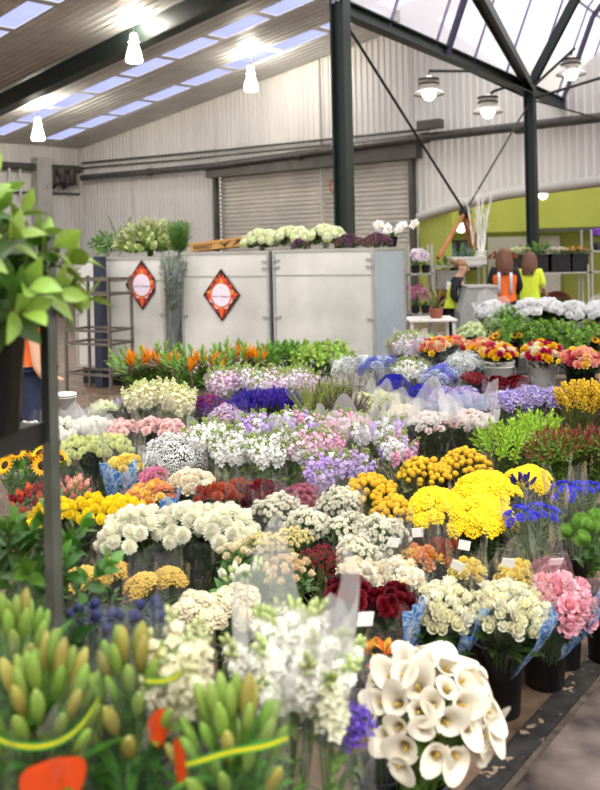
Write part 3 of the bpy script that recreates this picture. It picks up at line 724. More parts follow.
K = dict(
 mum_yellow=k('mum_bunch', [h_pompon('#FCDF2E', .025, seed=i) for i in range(2)], .022, leaf=DK),
 mum_white=k('mum_bunch', [h_pompon('#F7F3DE', .034, n=80, seed=i) for i in range(2)], .028, leaf=DK),
 mum_far=k('mum_bunch', [h_pompon('#F4F3E6', .03, n=50, seed=4)], .029, leaf=MD),
 mum_lime=k('mum_bunch', [h_pompon('#DFE5A4', .026, n=50, seed=2)], .025, leaf=DK),
 pink_head=k('carnation_bunch', [h_carnation('#F9D2CB', .03, 30, i) for i in range(2)], .027, leaf=DK),
 stock_white=k('stock_bunch', [h_spike('#F8F6EE', .12, .019, 22, .019, seed=i) for i in range(3)], .028, cov=1.0, drop=.5, tilt=28, leaf=LT),
 stock_pink=k('stock_bunch', [h_spike('#F5C8DC', .12, .019, 22, .019, seed=1), h_spike('#F2B4D0', .11, .018, 20, .018, seed=2), h_spike('#F6DDE6', .11, .018, 20, .018, seed=3)], .029, drop=.5, tilt=28, leaf=('#A9AE66', .06, .016, 4)),
 stock_lilac=k('stock_bunch', [h_spike('#DCC8EE', .12, .019, 22, .019, seed=1), h_spike('#CFB2E6', .11, .018, 20, .018, seed=2), h_spike('#F2EAF4', .11, .018, 20, .018, seed=3)], .029, drop=.5, tilt=28, leaf=('#A9AE66', .06, .016, 4)),
 stock_mix=k('stock_bunch', [h_spike('#F7F3F2', .12, .019, 22, .019, seed=1), h_spike('#EDB4CC', .12, .018, 20, .018, seed=2), h_spike('#CDB2E6', .11, .018, 20, .018, seed=4)], .029, drop=.5, tilt=28, leaf=('#A9AE66', .06, .016, 4)),
 stat_magenta=k('statice_bunch', [h_statice('#8A1663', '#B52C7A', .045, seed=1), h_statice('#5B1D86', '#8A1663', .045, seed=2)], .038, leaf=NONE),
 stat_lilac=k('statice_bunch', [h_statice('#B7A3DE', '#F3EEF8', .045, seed=i) for i in range(3)], .036, leaf=('#4A5A38', .06, .012, 5)),
 stat_pinkish=k('thryptomene_bunch', [h_statice('#E0B6D2', '#F4EDF0', .04, 50, seed=5), h_statice('#CBB6DE', '#F2DDE8', .04, 50, seed=6)], .034, leaf=NONE),
 comb_violet=k('statice_bunch', [h_comb('#5230B8', .085, 30, i) for i in range(3)], .018, cov=.85, drop=.35, tilt=30, leaf=('#2F3A3A', .06, .014, 3)),
 billy=k('billy_button_bunch', [h_billy('#E3B41E', .0155, i) for i in range(2)], .0155, cov=1.25, drop=.6, tilt=55, leaf=('#6C7F4A', .03, .006, 1), stem='#7C8D50'),
 yarrow=k('yarrow_bunch', [h_yarrow('#F0CB12', .045, 80, i) for i in range(3)], .038, cov=1.25, drop=.55, tilt=40, leaf=('#4C6330', .06, .016, 4)),
 yarrow_ochre=k('yarrow_bunch', [h_yarrow('#C3A24A', .034, 70, i) for i in range(3)], .032, drop=.5, leaf=('#5E7F45', .08, .022, 6)),
 rice=k('rice_flower_bunch', [h_yarrow('#DDD2AE', .036, 80, i, .5) for i in range(3)], .03, cov=1.2, leaf=('#6F7F4A', .04, .01, 3)),
 corn=k('cornflower_bunch', [h_cornflower('#4543D6', .021, i) for i in range(3)], .024, cov=.8, drop=.5, leaf=('#7C9158', .10, .006, 7), stem='#839A60'),
 corn_deep=k('delphinium_bunch', [h_cornflower('#2B25B8', .022, i) for i in range(2)], .021, drop=.6, leaf=NONE),
 thistle=k('thistle_bunch', [h_thistle('#343A66', .019, i) for i in range(2)], .026, cov=.9, drop=.5, tilt=35, leaf=('#4E6A52', .06, .014, 5), stem='#5C7266'),
 trick=k('green_carnation_bunch', [h_trick('#6E9836', .036, seed=i) for i in range(2)], .034, leaf=MD),
 lis_green=k('lisianthus_bunch', [h_bud('#E4EDBE', .036, .014, 0), h_rose('#EEF2D2', .025, .7, 3)], .022, leaf=('#5E8A3A', .06, .024, 4), tilt=35),
 bud_white=k('lisianthus_bunch', [h_bud('#EEF0D6', .034, .013, 0), h_bud('#C9DB92', .03, .011, 1)], .018, leaf=('#4F8433', .08, .03, 5), tilt=40),
 bud_tan=k('spray_rose_bunch', [h_rose('#EBCFA0', .02, .5, 3), h_rose('#F0DDB8', .019, .5, 4)], .02, leaf=('#4F7433', .06, .024, 4)),
 bud_cream=k('spray_rose_bunch', [h_rose('#EDE0BC', .02, .5, 5)], .021, leaf=('#4F8433', .08, .03, 5)),
 lav=k('lisianthus_bunch', [h_bud('#CDBCE4', .04, .015, 0), h_bud('#E6E0F0', .036, .013, 1)], .02, leaf=DK, tilt=25),
 glad=k('gladiolus_bunch', [h_spike('#F6F0CC', .15, .022, 18, .018, '#D8DC9A', seed=i) for i in range(3)], .026, drop=.35, tilt=22, leaf=('#8FAA50', .14, .012, 3)),
 glad_pink=k('gladiolus_bunch', [h_spike('#EFD4EA', .15, .02, 18, .018, seed=1), h_spike('#F5EDF4', .15, .02, 18, .018, seed=2)], .026, drop=.35, tilt=22, leaf=('#8FAA50', .12, .012, 3)),
 heather=k('heather_bunch', [h_thin('#A3B04E', .15, 44, seed=i) for i in range(2)], .016, cov=.9, drop=.4, tilt=40, leaf=('#8A9A4A', .10, .005, 5)),
 heather_purple=k('heather_bunch', [h_thin('#6C6A44', .14, 44, tip='#5B3A4E', seed=3), h_thin('#5C5A3A', .13, 44, tip='#7A5566', seed=4)], .016, cov=.9, drop=.4, tilt=35, leaf=('#4A4A32', .08, .006, 4)),
 thrypt=k('thryptomene_bunch', [h_gyps('#E6E8B4', .05, 70, .0055, '#9DB04E', seed=i) for i in range(2)], .04, leaf=('#A4B456', .05, .008, 6)),
 gyps=k('gypsophila_bunch', [h_gyps('#F6F6F0', .06, 90, .005, seed=i) for i in range(2)], .045, leaf=('#8CA07A', .05, .005, 4)),
 gyps_far=k('gypsophila_bunch', [h_gyps('#EFF2EE', .06, 70, .0062, '#8AA080', seed=i) for i in range(2)], .045, leaf=('#8CA07A', .06, .006, 5)),
 gyps_blue=k('gypsophila_bunch', [h_gyps('#CDD6F2', .06, 70, .0062, '#8AA080', seed=7), h_gyps('#7C82D8', .055, 50, .0065, '#8AA080', seed=8)], .045, leaf=('#8CA07A', .06, .006, 5)),
 kale=k('ornamental_kale_bunch', [h_carnation('#DDE8B4', .05, 24, 2)], .05, leaf=MD),
 protea=k('chrysanthemum_bunch', [h_pompon('#C2603F', .03, n=46, seed=8), h_pompon('#A04A30', .03, n=46, seed=9)], .028, leaf=('#5A4A2A', .06, .02, 3)),
 protea_dark=k('chrysanthemum_bunch', [h_pompon('#5E1220', .03, n=46, seed=8), h_pompon('#7A1A28', .03, n=46, seed=9)], .028, leaf=('#3A3A22', .06, .02, 3)),
 dusty=k('carnation_bunch', [h_carnation('#B4707E', .027, 28, 5)], .026, leaf=DK),
 celosia=k('carnation_bunch', [h_carnation('#7C0E1C', .024, 34, 3), h_carnation('#5E0A16', .024, 34, 4)], .021, cov=1.15, leaf=('#3C5228', .08, .034, 5)),
 red_rose=roses(['#A8141E', '#8E101A'], .026, .7),
 rose_white=roses(['#F6F1D2', '#F8F4DE', '#F1ECC8'], .027, .55, leaf=('#44612E', .09, .04, 5), drop=.35, cov=2.0),
 rose_pink=roses(['#F6C6CC', '#F2B4BE'], .031, .75),
 rose_yellow=roses(['#F2D862', '#F4E27E'], .02, .6),
 rose_cream=roses(['#F3E7C8', '#F6EEDA'], .024, .7),
 rose_peach=roses(['#F0B050', '#F2D070', '#E8A070'], .024, .75),
 rose_pk1=roses(['#DE86A6'], .026, .75),
 rainbow=roses(['#F3DCA6', '#F4C430', '#EFA988', '#E8837A', '#C93A3C', '#F2E2B8'], .027, .6),
 rainbow2=roses(['#F2C21C', '#C2264E', '#F4EBC8', '#F2C21C', '#B51E4C'], .03, .75),
 rainbow3=roses(['#F3B4A4', '#EC9484', '#F5D450', '#F2BC9C', '#C94A52'], .029, .7),
 spray_pale=k('spray_rose_bunch', [h_rose('#F3E3DA', .02, .65, 1), h_rose('#EFCDBE', .018, .5, 2), h_rose('#F5EEE6', .021, .7, 3)], .021, leaf=('#3E4F2C', .055, .014, 7), drop=.35),
 tulip_red=k('tulip_bunch', [h_bud('#B0302E', .045, .018, 1), h_bud('#7E1A24', .045, .018, 2), h_bud('#D0683A', .042, .017, 3)], .026, leaf=('#8C5A4A', .08, .03, 3), tilt=30),
 tulip_peach=k('tulip_bunch', [h_bud('#E9B49A', .045, .018, 1), h_bud('#D98C7A', .042, .017, 3)], .026, leaf=('#A07A5A', .08, .03, 3), tilt=30),
 wax=k('everlasting_bunch', [h_cluster('#F6F1DE', .036, 9, .0135, i) for i in range(3)], .031, cov=1.0, leaf=('#5F7B45', .05, .012, 4)),
 wax_yellow=k('everlasting_bunch', [h_cluster('#EFE2A6', .034, 10, .011, i) for i in range(3)], .03, leaf=('#5F7B35', .05, .012, 4)),
 boronia=k('boronia_bunch', [h_cluster('#A8384A', .03, 9, .008, 3, '#6C5A3A', '#8A2438')], .03, leaf=('#6E6A3A', .04, .01, 4)),
 leuc_lime=k('leucadendron_bunch', [h_shoot('#A5C93E', .10, 16, .016, .045, None, 75, 35, i) for i in range(3)], .022, cov=.95, leaf=('#7FA632', .05, .014, 5)),
 leuc_red=k('leucadendron_bunch', [h_shoot('#6E8A2E', .10, 18, .011, .04, '#8E4A36', 78, 30, i) for i in range(3)], .018, cov=.95, leaf=('#6C8A2A', .05, .009, 6)),
 leuc_green=k('leucadendron_bunch', [h_shoot('#6FA03A', .12, 16, .02, .07, None, 72, 35, i) for i in range(3)], .03, leaf=('#5E9032', .08, .02, 4)),
 broad=k('greenery_bunch', [h_shoot('#A9C95A', .10, 14, .045, .075, None, 60, 15, i) for i in range(3)], .04, leaf=('#7FA63C', .07, .035, 4)),
 greens=k('greenery_bunch', [h_shoot('#5F8C2E', .12, 16, .03, .06, '#7FA83E', 65, 20, i) for i in range(3)], .035, leaf=('#3F6B22', .07, .03, 4)),
 greens_sun=k('sunflower_bunch', [h_shoot('#5F8C2E', .12, 16, .03, .06, '#7FA83E', 65, 20, 4), h_shoot('#6B952F', .12, 16, .03, .06, '#8BAF42', 65, 20, 5), h_sunflower(.042)], .036, leaf=('#3F6B22', .07, .03, 4)),
 wheat=k('grass_bunch', [h_thin('#CDBB92', .16, 50, .02, .003, seed=8)], .012, cov=.9, drop=.3, tilt=25, leaf=('#B9A878', .1, .004, 4)),
 bigleaf2=k('greenery_bunch', [h_shoot('#486A22', .12, 10, .05, .098, '#86A63E', 68, 5, i+7, .28, -.5) for i in range(3)], .06, cov=1.0, drop=1.25, tilt=105, leaf=('#3C6420', .12, .06, 5)),
 bigleaf=k('greenery_bunch', [h_shoot('#426F26', .12, 11, .038, .08, '#5E8E30', 68, 10, i, .3, -.5) for i in range(3)], .05, cov=1.0, drop=.8, tilt=60, leaf=('#2C5119', .08, .036, 4)),
 sunflower=k('sunflower_bunch', [h_sunflower(.048)], .05, cov=.9, drop=.8, tilt=75, leaf=('#4E7F22', .10, .06, 7)),
 strel=k('bird_of_paradise_bunch', [h_strelitzia(.95), h_strelitzia(1.05, 1), h_shoot('#6FA03E', .16, 9, .03, .13, '#86B04A', 78, 50, 1), h_shoot('#7AA848', .16, 9, .03, .12, None, 78, 50, 2)], .04, cov=.8, drop=.3, tilt=30, leaf=('#6C9A3C', .14, .04, 5), stem='#6C8A4A'),
 solidago=k('goldenrod_bunch', [h_plume('#D9B22A', .13, 90, .03, .005, i) for i in range(3)], .026, drop=.4, tilt=30, leaf=('#6C6A24', .05, .008, 6)),
 alstro=k('alstroemeria_bunch', [h_alstro('#E89A34', '#C4561E', .036, 0), h_alstro('#EDB84A', '#D98A2A', .034, 1)], .032, leaf=('#4E2C38', .07, .018, 4), tilt=60),
 lily=k('lily_bunch', [h_lilybud('#86A548', .062, .0095, '#9CB052'), h_lilybud('#98A850', .07, .0105, '#B7904A', 1), h_lilybud('#79A33C', .06, .009, '#86A648', 2), h_lilybud('#86A944', .066, .010, '#8FAA4A', 3)], .0142, cov=.72, drop=1.5, tilt=34, leaf=('#4B8A2C', .11, .024, 5), stem='#5C8A36'),
 tuberose=k('tuberose_bunch', [h_spike('#F3EDCE', .13, .017, 20, .014, '#D7DDA0', seed=i) for i in range(3)], .018, drop=1.0, tilt=20, leaf=('#8FA050', .08, .01, 2)),
 snow_big=k('stock_bunch', [h_spike('#FAF7E8', .11, .022, 22, .021, '#C9D68A', seed=i) for i in range(3)], .03, drop=.6, tilt=40, leaf=('#7F9A4A', .06, .02, 3)),
 snow_green=k('stock_bunch', [h_spike('#F2F2D2', .12, .019, 22, .018, '#A9C25A', seed=i+5) for i in range(2)], .026, drop=1.0, tilt=20, leaf=('#6F9440', .07, .02, 3)),
 violet_small=k('statice_bunch', [h_statice('#6A3FC4', '#8A66DA', .034, 44, seed=9)], .028, drop=1.1, leaf=('#5E6E4A', .06, .014, 3)),
 iris=k('iris_bunch', [h_bud('#2A2478', .045, .011, 1)], .016, leaf=('#5A6A4A', .08, .012, 2), tilt=40),
 hyd_cream=k('hydrangea_bunch', [h_hydrangea('#EDF0CF', '#D2DE8E', .06, 90, .016, i) for i in range(2)], .055, cov=1.1, tilt=60, leaf=('#5F8034', .10, .06, 3)),
 varieg=k('greenery_bunch', [h_shoot('#9DB45C', .16, 30, .034, .05, '#D3D9A0', 60, 5, i) for i in range(3)], .05, cov=1.2, drop=.75, tilt=80, leaf=('#6C8A3C', .06, .03, 9)),
 aloe=k('greenery_bunch', [h_shoot('#6C8E4A', .10, 12, .035, .12, None, 70, 10, i) for i in range(2)], .06, drop=.6, tilt=70, leaf=('#55783A', .1, .03, 3)),
 fern=k('greenery_bunch', [h_thin('#6E9440', .30, 46, .05, .007, seed=2)], .05, leaf=('#55783A', .06, .02, 2)),
 blade=k('grass_bunch', [h_thin('#5E8A38', .26, 20, .12, .006, seed=3)], .022, drop=.2, tilt=12, leaf=('#4E7A2C', .2, .01, 4)),
 gum=k('gum_leaf_bunch', [h_shoot('#9DAE98', .18, 22, .026, .05, None, 70, 20, i) for i in range(3)], .04, cov=1.2, drop=.5, tilt=25, leaf=('#93A68E', .06, .03, 26), stem='#8A9A80'),
 stat_brown=k('statice_bunch', [h_statice('#6E3F66', '#B58A5A', .05, seed=7), h_statice('#54305E', '#8C5A6A', .05, seed=8)], .042, leaf=('#6E7A3C', .06, .02, 4)),
 calla=k('calla_lily_bunch', [h_calla(.095, .032, 0), h_calla(.088, .029, 1), h_calla(.10, .027, 2)], .026, cov=1.0, drop=.95, tilt=88, leaf=('#5E8A34', .07, .03, 2), stem='#7FA048'),
 lime_white=k('chrysanthemum_bunch', [h_pompon('#FBFBF8', .042, n=70, seed=3)], .032, cov=1.2, leaf=('#33522A', .07, .02, 6)),
)
BR = random.Random(21)
def wrap_mesh(R_, L, ext, g, tall=.30, arc=None, grow=1.0, off=0.0, seg=44, nz=9):
    ph = g.random()*6; rows = []; c = [g.uniform(-1, 1) for _ in range(4)]
    for i in range(nz+1):
        v = i/nz; z = L*tall + (L*(1-tall)+ext)*v; row = []
        for j in range(seg+(1 if arc else 0)):
            a = (2*PI*j/seg) if not arc else arc[0]+(arc[1]-arc[0])*j/seg
            r = .04 + (R_*1.22*grow-.04)*min(1, v*1.12)**.8
            r *= 1 + (.035+.06*v)*math.sin(9*a+ph+c[0]*v) + .04*v*math.sin(17*a+ph*2+3*v) + .03*math.sin(5*a+7*v+c[1])
            zz = z + (ext+.03)*v**4*(.45*math.cos(2*a+ph)+.3*math.sin(5*a+c[2]))
            row.append(((r+off)*math.cos(a), (r+off)*math.sin(a), zz))
        rows.append(row)
    mb = MB(); mb.grid(rows, not arc); return mb
def bunch(kind, base, Hd, Rb, label, group=None, wrap=None, n=None, seed=0, cat='bunch of flowers', ext=.09, blue=None, card=False, ribbon=None, prints=None, face=None, spin=None):
    kd = K[kind]; g = random.Random(seed*131+7)
    ax = Hd-base; L = ax.length
    root = empty(kd['name'], base, ax.to_track_quat('Z', 'Y').to_matrix().to_4x4()); tag(root, label, cat, group)
    inv = (tr(base) @ ax.to_track_quat('Z', 'Y').to_matrix().to_4x4()).inverted()
    n = n or max(5, min(64, round(kd['cov']*(Rb/kd['rh'])**2*1.45)))
    face = inv.to_3x3() @ face if face is not None else None
    e_ = inv.to_3x3() @ Vector((1, 0, 0)); a0 = math.atan2(e_.y, e_.x)
    if blue: blue = (blue[0]+a0, blue[1]+a0)
    heads = []; dr = kd['drop']*Rb
    for i in range(n):
        q, a = fib(i, n); q *= g.uniform(.93, 1.05); a += g.uniform(-.15, .15)
        p = Vector((Rb*q*math.cos(a), Rb*q*math.sin(a), L + dr*.45 - dr*q*q + g.uniform(-.012, .012)))
        t = R(kd['tilt'])*q; d = Vector((math.sin(t)*math.cos(a), math.sin(t)*math.sin(a), math.cos(t)))
        if face is not None: d = (d + face*.9*q).normalized()
        s = g.uniform(.9, 1.12)
        link(kd['heads'][g.randrange(len(kd['heads']))].name, kd['heads'][g.randrange(len(kd['heads']))], root, tr(p) @ align(d, g.random()*6.28) @ sca(s, s, s))
        heads.append((p, d))
    mb = MB(); nk = min(.05, Rb*.35)
    for p, d in heads:
        r2 = Vector((p.x, p.y, 0))
        mb.tube([(p.x*.035/Rb, p.y*.035/Rb, 0), (r2.x*nk/Rb, r2.y*nk/Rb, L*.42), p-d*.05-Z3*.02, p-d*.012], .0024, 4, False)
    mb.cur = 1; lc, ll, lw, per = kd['leaf']
    for p, d in heads:
        for _ in range(per):
            f = g.uniform(.45, .97); a = g.random()*6.28
            q = Vector((p.x, p.y, 0))*(.35+.65*f**1.5)*.98; z = L*.42 + (p.z-.03-L*.42)*f
            mb.petal(tr(q.x, q.y, z-.02) @ rot(a, 'Z') @ rot(R(g.uniform(25, 70)), 'X') @ rot(g.uniform(-.4, .4), 'Y'), ll*g.uniform(.7, 1.2), lw*g.uniform(.8, 1.2), 4, 3, .3, -.5, .75)
    so = mb.build('stems', [leafm(kd['stem']), leafm(lc)], root); so['kind'] = 'stuff'
    if wrap:
        w_ = wrap_mesh(Rb, L, ext, g); w_.mi = [1 if (wrap == 'milky' and L*.30 + (L*.70+ext)*((q//44)+.5)/9 > L - dr*.3) else 0 for q in range(len(w_.f))]
        wo = w_.build('wrapper', [CL, CLH] if wrap == 'milky' else [CL], root)
        if blue:
            m2 = wrap_mesh(Rb, L, ext*.25, random.Random(seed*131+8), .36, blue, 1.02, .004, 18); b_ = m2.build('printed_panel', blue_print, wo); b_['label'] = 'blue printed panel of the wrapper'
        if card:
            mb = MB(); d = (inv.to_3x3() @ Vector((g.uniform(-.3, .3), .6, .0))); d.z = 0; d.normalize(); rr = Rb*1.12
            mb.M = tr(d.x*rr, d.y*rr, L+dr*.45+.06) @ align(-d) @ rot(g.uniform(-.3, .3), 'Z'); mb.box((-.024, -.02, 0), (.024, .02, .0015)); b_ = mb.build('price_card', card_m, wo, False); b_['label'] = 'white card'
        if ribbon:
            for zz, tw, w2, b0, b1 in ribbon:
                rows = [[], [], [], []]
                for j in range(25):
                    a = a0 + b0 + (b1-b0)*j/24; r_ = Rb*1.30*(1+.03*math.sin(5*a))
                    for kx, dz in enumerate((0, w2*.28, w2*.72, w2)): rows[kx].append((r_*math.cos(a), r_*math.sin(a), L+zz+dz+tw*(2*j/24-1)**2))
                mb = MB(); mb.cur = 1; mb.grid(rows[:2]); mb.grid(rows[2:]); mb.cur = 0; mb.grid(rows[1:3])
                mb.build('ribbon_band', [mat('ribbon_yellow', '#F0DC1E', nz=.06, rough=.35, trans=.3), mat('ribbon_green', '#3F9A3A', nz=.1, rough=.35)], wo)
        for b0, zz, wa, hh in (prints or ()):
            rows = []
            for i in range(9):
                t = i/8; ww = wa*math.sqrt(max(.003, 1-(2*t-1)**2))*(.75+.5*t); z = L+zz+hh*(t-.5)
                rr = Rb*1.27
                rows.append([(rr*math.cos(a0+b0+ww*q), rr*math.sin(a0+b0+ww*q), z) for q in (-1, -.5, 0, .5, 1)])
            mb = MB(); mb.grid(rows); b_ = mb.build('printed_leaf', mat('print_orange', '#E8501E', nz=.12, rough=.3, trans=.25), wo); b_['label'] = 'orange leaf shape printed on the wrapper'
    return root
def bucket(p, z0, rt=.125, h=.30, m=None, label='', rb=None, name='flower_bucket', group=None, ring=False):
    m = m or blackp; rb = rb or rt*.78
    mb = MB(); z = 0.0
    mb.lathe([(rb-.004, 0), (rb, .004), (rt-.004, h-.02), (rt+.006, h-.018), (rt+.008, h-.008), (rt+.004, h), (rt-.004, h), (rt-.008, h-.01), (rb-.006, .012)], 28, True, True)
    o = mb.build(name, m); o.location = (p.x, p.y, z0); tag(o, label, 'bucket', group)
    if ring:
        mb = MB()
        for zz in (h*.80, h*.89): t = rb+(rt-rb)*zz/h; mb.lathe([(t-.002, zz), (t+.007, zz+.002), (t+.007, zz+.008), (t-.002, zz+.01)], 28)
        mb.build('rim_ring', m, o)
        mb = MB(); mb.tube([(rt*1.05*math.cos(a), -rt*1.03*math.sin(a)*.9-.005, h*.84 - .16*math.sin(a)) for a in [PI*i/12 for i in range(13)]], .003, 5); mb.build('wire_handle', galv, o)
    return o
# ---------------------------------------------------------------- the table of clusters
# px, py, width px, n, z of the heads, kind, short name, label; options
T = []
def c(px, py, w_, n, z, kind, short, label, **o): T.append(dict(px=px, py=py, w=w_, n=n, z=z, kind=kind, short=short, label=label, **o))
# far row in front of the crates
c(148, 367, 50, 2, .60, 'strel', 'left bird of paradise bunches', 'orange bird of paradise in broad green leaves below the left poster')
c(198, 369, 48, 2, .60, 'strel', 'middle bird of paradise bunches', 'orange bird of paradise bunch before the wrapped gum leaves')
c(243, 363, 44, 2, .60, 'strel', 'right bird of paradise bunches', 'orange bird of paradise bunch below the middle crate poster')
c(284, 358, 44, 2, .60, 'leuc_green', 'narrow green foliage', 'narrow-leaved green foliage bunch below the gap between the crates')
c(322, 357, 46, 2, .62, 'broad', 'light green foliage', 'light green broad-leaved foliage bunch below the bare crate')
c(355, 365, 38, 2, .60, 'gyps_far', 'white gypsophila by the crate corner', 'white gypsophila in clear wrap by the bare crate corner', wrap='clear')
c(381, 364, 36, 2, .62, 'gyps_blue', 'pale blue gypsophila', 'pale blue gypsophila sprays wrapped beside the crate corner', wrap='clear')
c(394, 380, 32, 1, .55, 'corn_deep', 'deep blue delphiniums', 'deep blue delphiniums under the pale blue gypsophila', wrap='clear')
c(413, 349, 34, 1, .74, 'glad_pink', 'tall pink lilac gladioli', 'tall pale pink and lilac gladioli in milky wrap before the steel shelf', wrap='milky', ext=.12)
c(399, 356, 18, 1, .66, 'wheat', 'tan grasses', 'tan grass sheaf in wrap between gypsophila and gladioli', wrap='clear')
c(411, 374, 30, 1, .58, 'stock_white', 'white stocks behind delphiniums', 'small white stocks in wrap under the tall pink gladioli', wrap='clear')
c(440, 374, 34, 1, .60, 'gyps_blue', 'blue speckled gypsophila', 'blue speckled gypsophila in wrap below the cream and yellow roses', wrap='clear', ext=.12)
c(466, 362, 40, 1, .66, 'gyps_far', 'tall white gypsophila', 'tall white gypsophila in wrap before the peach and red roses', wrap='clear', ext=.12)
c(421, 390, 30, 1, .54, 'corn_deep', 'second deep blue delphiniums', 'deep blue delphiniums below the small white stocks', wrap='clear')
c(473, 378, 22, 1, .60, 'red_rose', 'bright red roses', 'small bunch of bright red roses in wrap among gypsophila', wrap='clear')
c(507, 383, 50, 2, .56, 'celosia', 'dark red carnations by the white buckets', 'dark red carnations low before the white rose buckets')
c(455, 396, 54, 2, .50, 'stat_lilac', 'lilac statice in blue tissue', 'lilac statice wrapped with blue print before the red roses', wrap='clear', blue=(3.6, 5.8))
# right benches
c(446, 343, 48, 2, .86, 'rainbow', 'multicoloured roses', 'row of cream yellow and peach roses behind the gypsophila', z0=.40, Y=8.3)
c(482, 345, 30, 1, .84, 'rainbow', 'yellow and red roses', 'yellow and red roses at the right end of the rose row', z0=.40, Y=8.2)
c(499, 350, 34, 1, .79, 'rainbow2', 'yellow and magenta roses', 'yellow and magenta roses in the left white bucket', z0=.40, Y=8.0, bk='white')
c(543, 349, 42, 1, .80, 'rainbow2', 'cream yellow and crimson roses', 'cream yellow and crimson roses in the right white bucket', z0=.40, Y=8.0, bk='white')
c(582, 356, 44, 1, .76, 'rainbow3', 'pink and orange roses', 'pink orange and yellow roses in the black bucket at right', z0=.40, Y=7.7)
c(508, 336, 40, 2, .86, 'greens_sun', 'leafy sunflowers on the left', 'leafy green sunflower bunch behind the left white rose bucket', z0=.45, Y=9.2)
c(548, 336, 40, 2, .86, 'greens', 'greenery behind white buckets', 'leafy greenery behind the right white rose bucket', z0=.45, Y=9.2)
c(586, 338, 44, 2, .86, 'greens_sun', 'leafy sunflowers on the right', 'leafy green sunflower bunch behind the pink and orange roses', z0=.45, Y=9.0)
c(474, 330, 30, 1, .90, 'kale', 'pale ornamental kale', 'pale green ornamental kale in wrap below the grey counter panel', z0=.45, Y=9.6, wrap='clear')
c(508, 323, 40, 1, .88, 'greens', 'greenery in the navy bucket', 'bright greenery with milky wrap in a navy bucket below the orange vest', z0=.53, Y=10.3, wrap='milky', bk='navy')
c(494, 310, 34, 1, .98, 'lime_white', 'wrapped white chrysanthemums', 'white chrysanthemums in a milky wrap right below the orange vest', z0=.53, Y=10.45, wrap='milky', ext=.10)
c(540, 307, 50, 2, 1.02, 'lime_white', 'white chrysanthemums', 'white chrysanthemums in milky wrap below the yellow vest', z0=.53, Y=10.3)
c(573, 309, 30, 1, 1.0, 'lime_white', 'white chrysanthemums in the white bucket', 'white chrysanthemums with dark leaves above a white bucket', z0=.53, Y=10.3, bk='white')
c(601, 309, 32, 1, 1.0, 'lime_white', 'white chrysanthemums in the purple bucket', 'white chrysanthemums above the purple bucket at the right', z0=.53, Y=10.2, wrap='milky', bk='purple')
c(507, 399, 36, 1, .62, 'stat_lilac', 'left lilac statice', 'lilac and white statice, nearest the dark red carnations', wrap='clear')
c(531, 395, 38, 1, .63, 'stat_lilac', 'middle lilac statice', 'lilac and white statice below the white rose bucket', wrap='clear')
c(556, 396, 34, 1, .63, 'stat_lilac', 'right lilac statice', 'lilac and white statice touching the goldenrod')
c(580, 403, 38, 1, .62, 'solidago', 'goldenrod by the statice', 'golden yellow goldenrod beside the lilac statice')
c(607, 400, 34, 1, .64, 'solidago', 'goldenrod at the right edge', 'golden yellow goldenrod cut by the right edge')
# second row from the back, left
c(104, 408, 28, 1, .60, 'lis_green', 'green white lisianthus', 'green and white lisianthus in clear wrap beside the white tub', wrap='clear')
c(124, 405, 22, 1, .60, 'lav', 'lavender lisianthus', 'lavender lisianthus buds in wrap behind the pink carnations', wrap='clear')
c(152, 402, 40, 2, .62, 'glad', 'cream gladioli', 'cream gladioli in milky wrap behind the pink carnations', wrap='milky')
c(180, 407, 26, 1, .60, 'glad', 'white gladioli', 'ivory gladioli in milky wrap next to the magenta statice', wrap='milky')
c(209, 404, 38, 1, .60, 'stat_magenta', 'magenta statice', 'magenta and purple statice bunch left of the violet statice', wrap='clear')
c(228, 414, 38, 1, .56, 'stat_pinkish', 'pink and lilac thryptomene', 'fine pink and lilac bunch just below the magenta statice', wrap='clear')
c(266, 405, 60, 2, .60, 'comb_violet', 'violet statice', 'deep violet statice of upright combs behind the white stocks')
c(236, 386, 44, 2, .66, 'glad_pink', 'hazy pink gladioli', 'pale pink gladioli in milky wrap behind the magenta statice', wrap='milky')
c(285, 388, 50, 2, .66, 'glad_pink', 'hazy lilac gladioli', 'pale pink gladioli in milky wrap behind the violet statice', wrap='milky')
c(323, 404, 44, 2, .62, 'heather', 'yellow green heather', 'yellow green heathery bunch right of the violet statice', wrap='clear')
c(347, 412, 32, 1, .58, 'heather_purple', 'purple brown heather', 'purple brown heather between yellow green and lime bunches', wrap='clear')
c(374, 402, 46, 2, .62, 'thrypt', 'lime thryptomene', 'lime yellow fine-flowered bunch behind the purple brown heather', wrap='milky')
c(403, 412, 30, 1, .60, 'rose_cream', 'cream roses in milky wrap', 'cream roses in milky wrap left of the pale spray roses', wrap='milky')
c(433, 420, 46, 1, .60, 'spray_pale', 'pale spray roses on the left', 'pale pink spray roses with dark stems, left bunch before gypsophila', wrap='milky', ext=.13)
c(470, 418, 46, 1, .60, 'spray_pale', 'pale spray roses on the right', 'pale pink spray roses with dark stems beside the lime leucadendron', wrap='milky', ext=.13)
c(508, 446, 44, 1, .60, 'leuc_lime', 'wrapped lime leucadendron', 'lime green leucadendron in wrap behind the yellow yarrow', wrap='clear')
c(537, 436, 40, 1, .62, 'leuc_lime', 'bare lime leucadendron', 'lime green leucadendron without wrap behind the wrapped one')
c(577, 452, 76, 3, .60, 'leuc_red', 'red green leucadendron', 'red-tipped green leucadendron above the blue cornflowers')
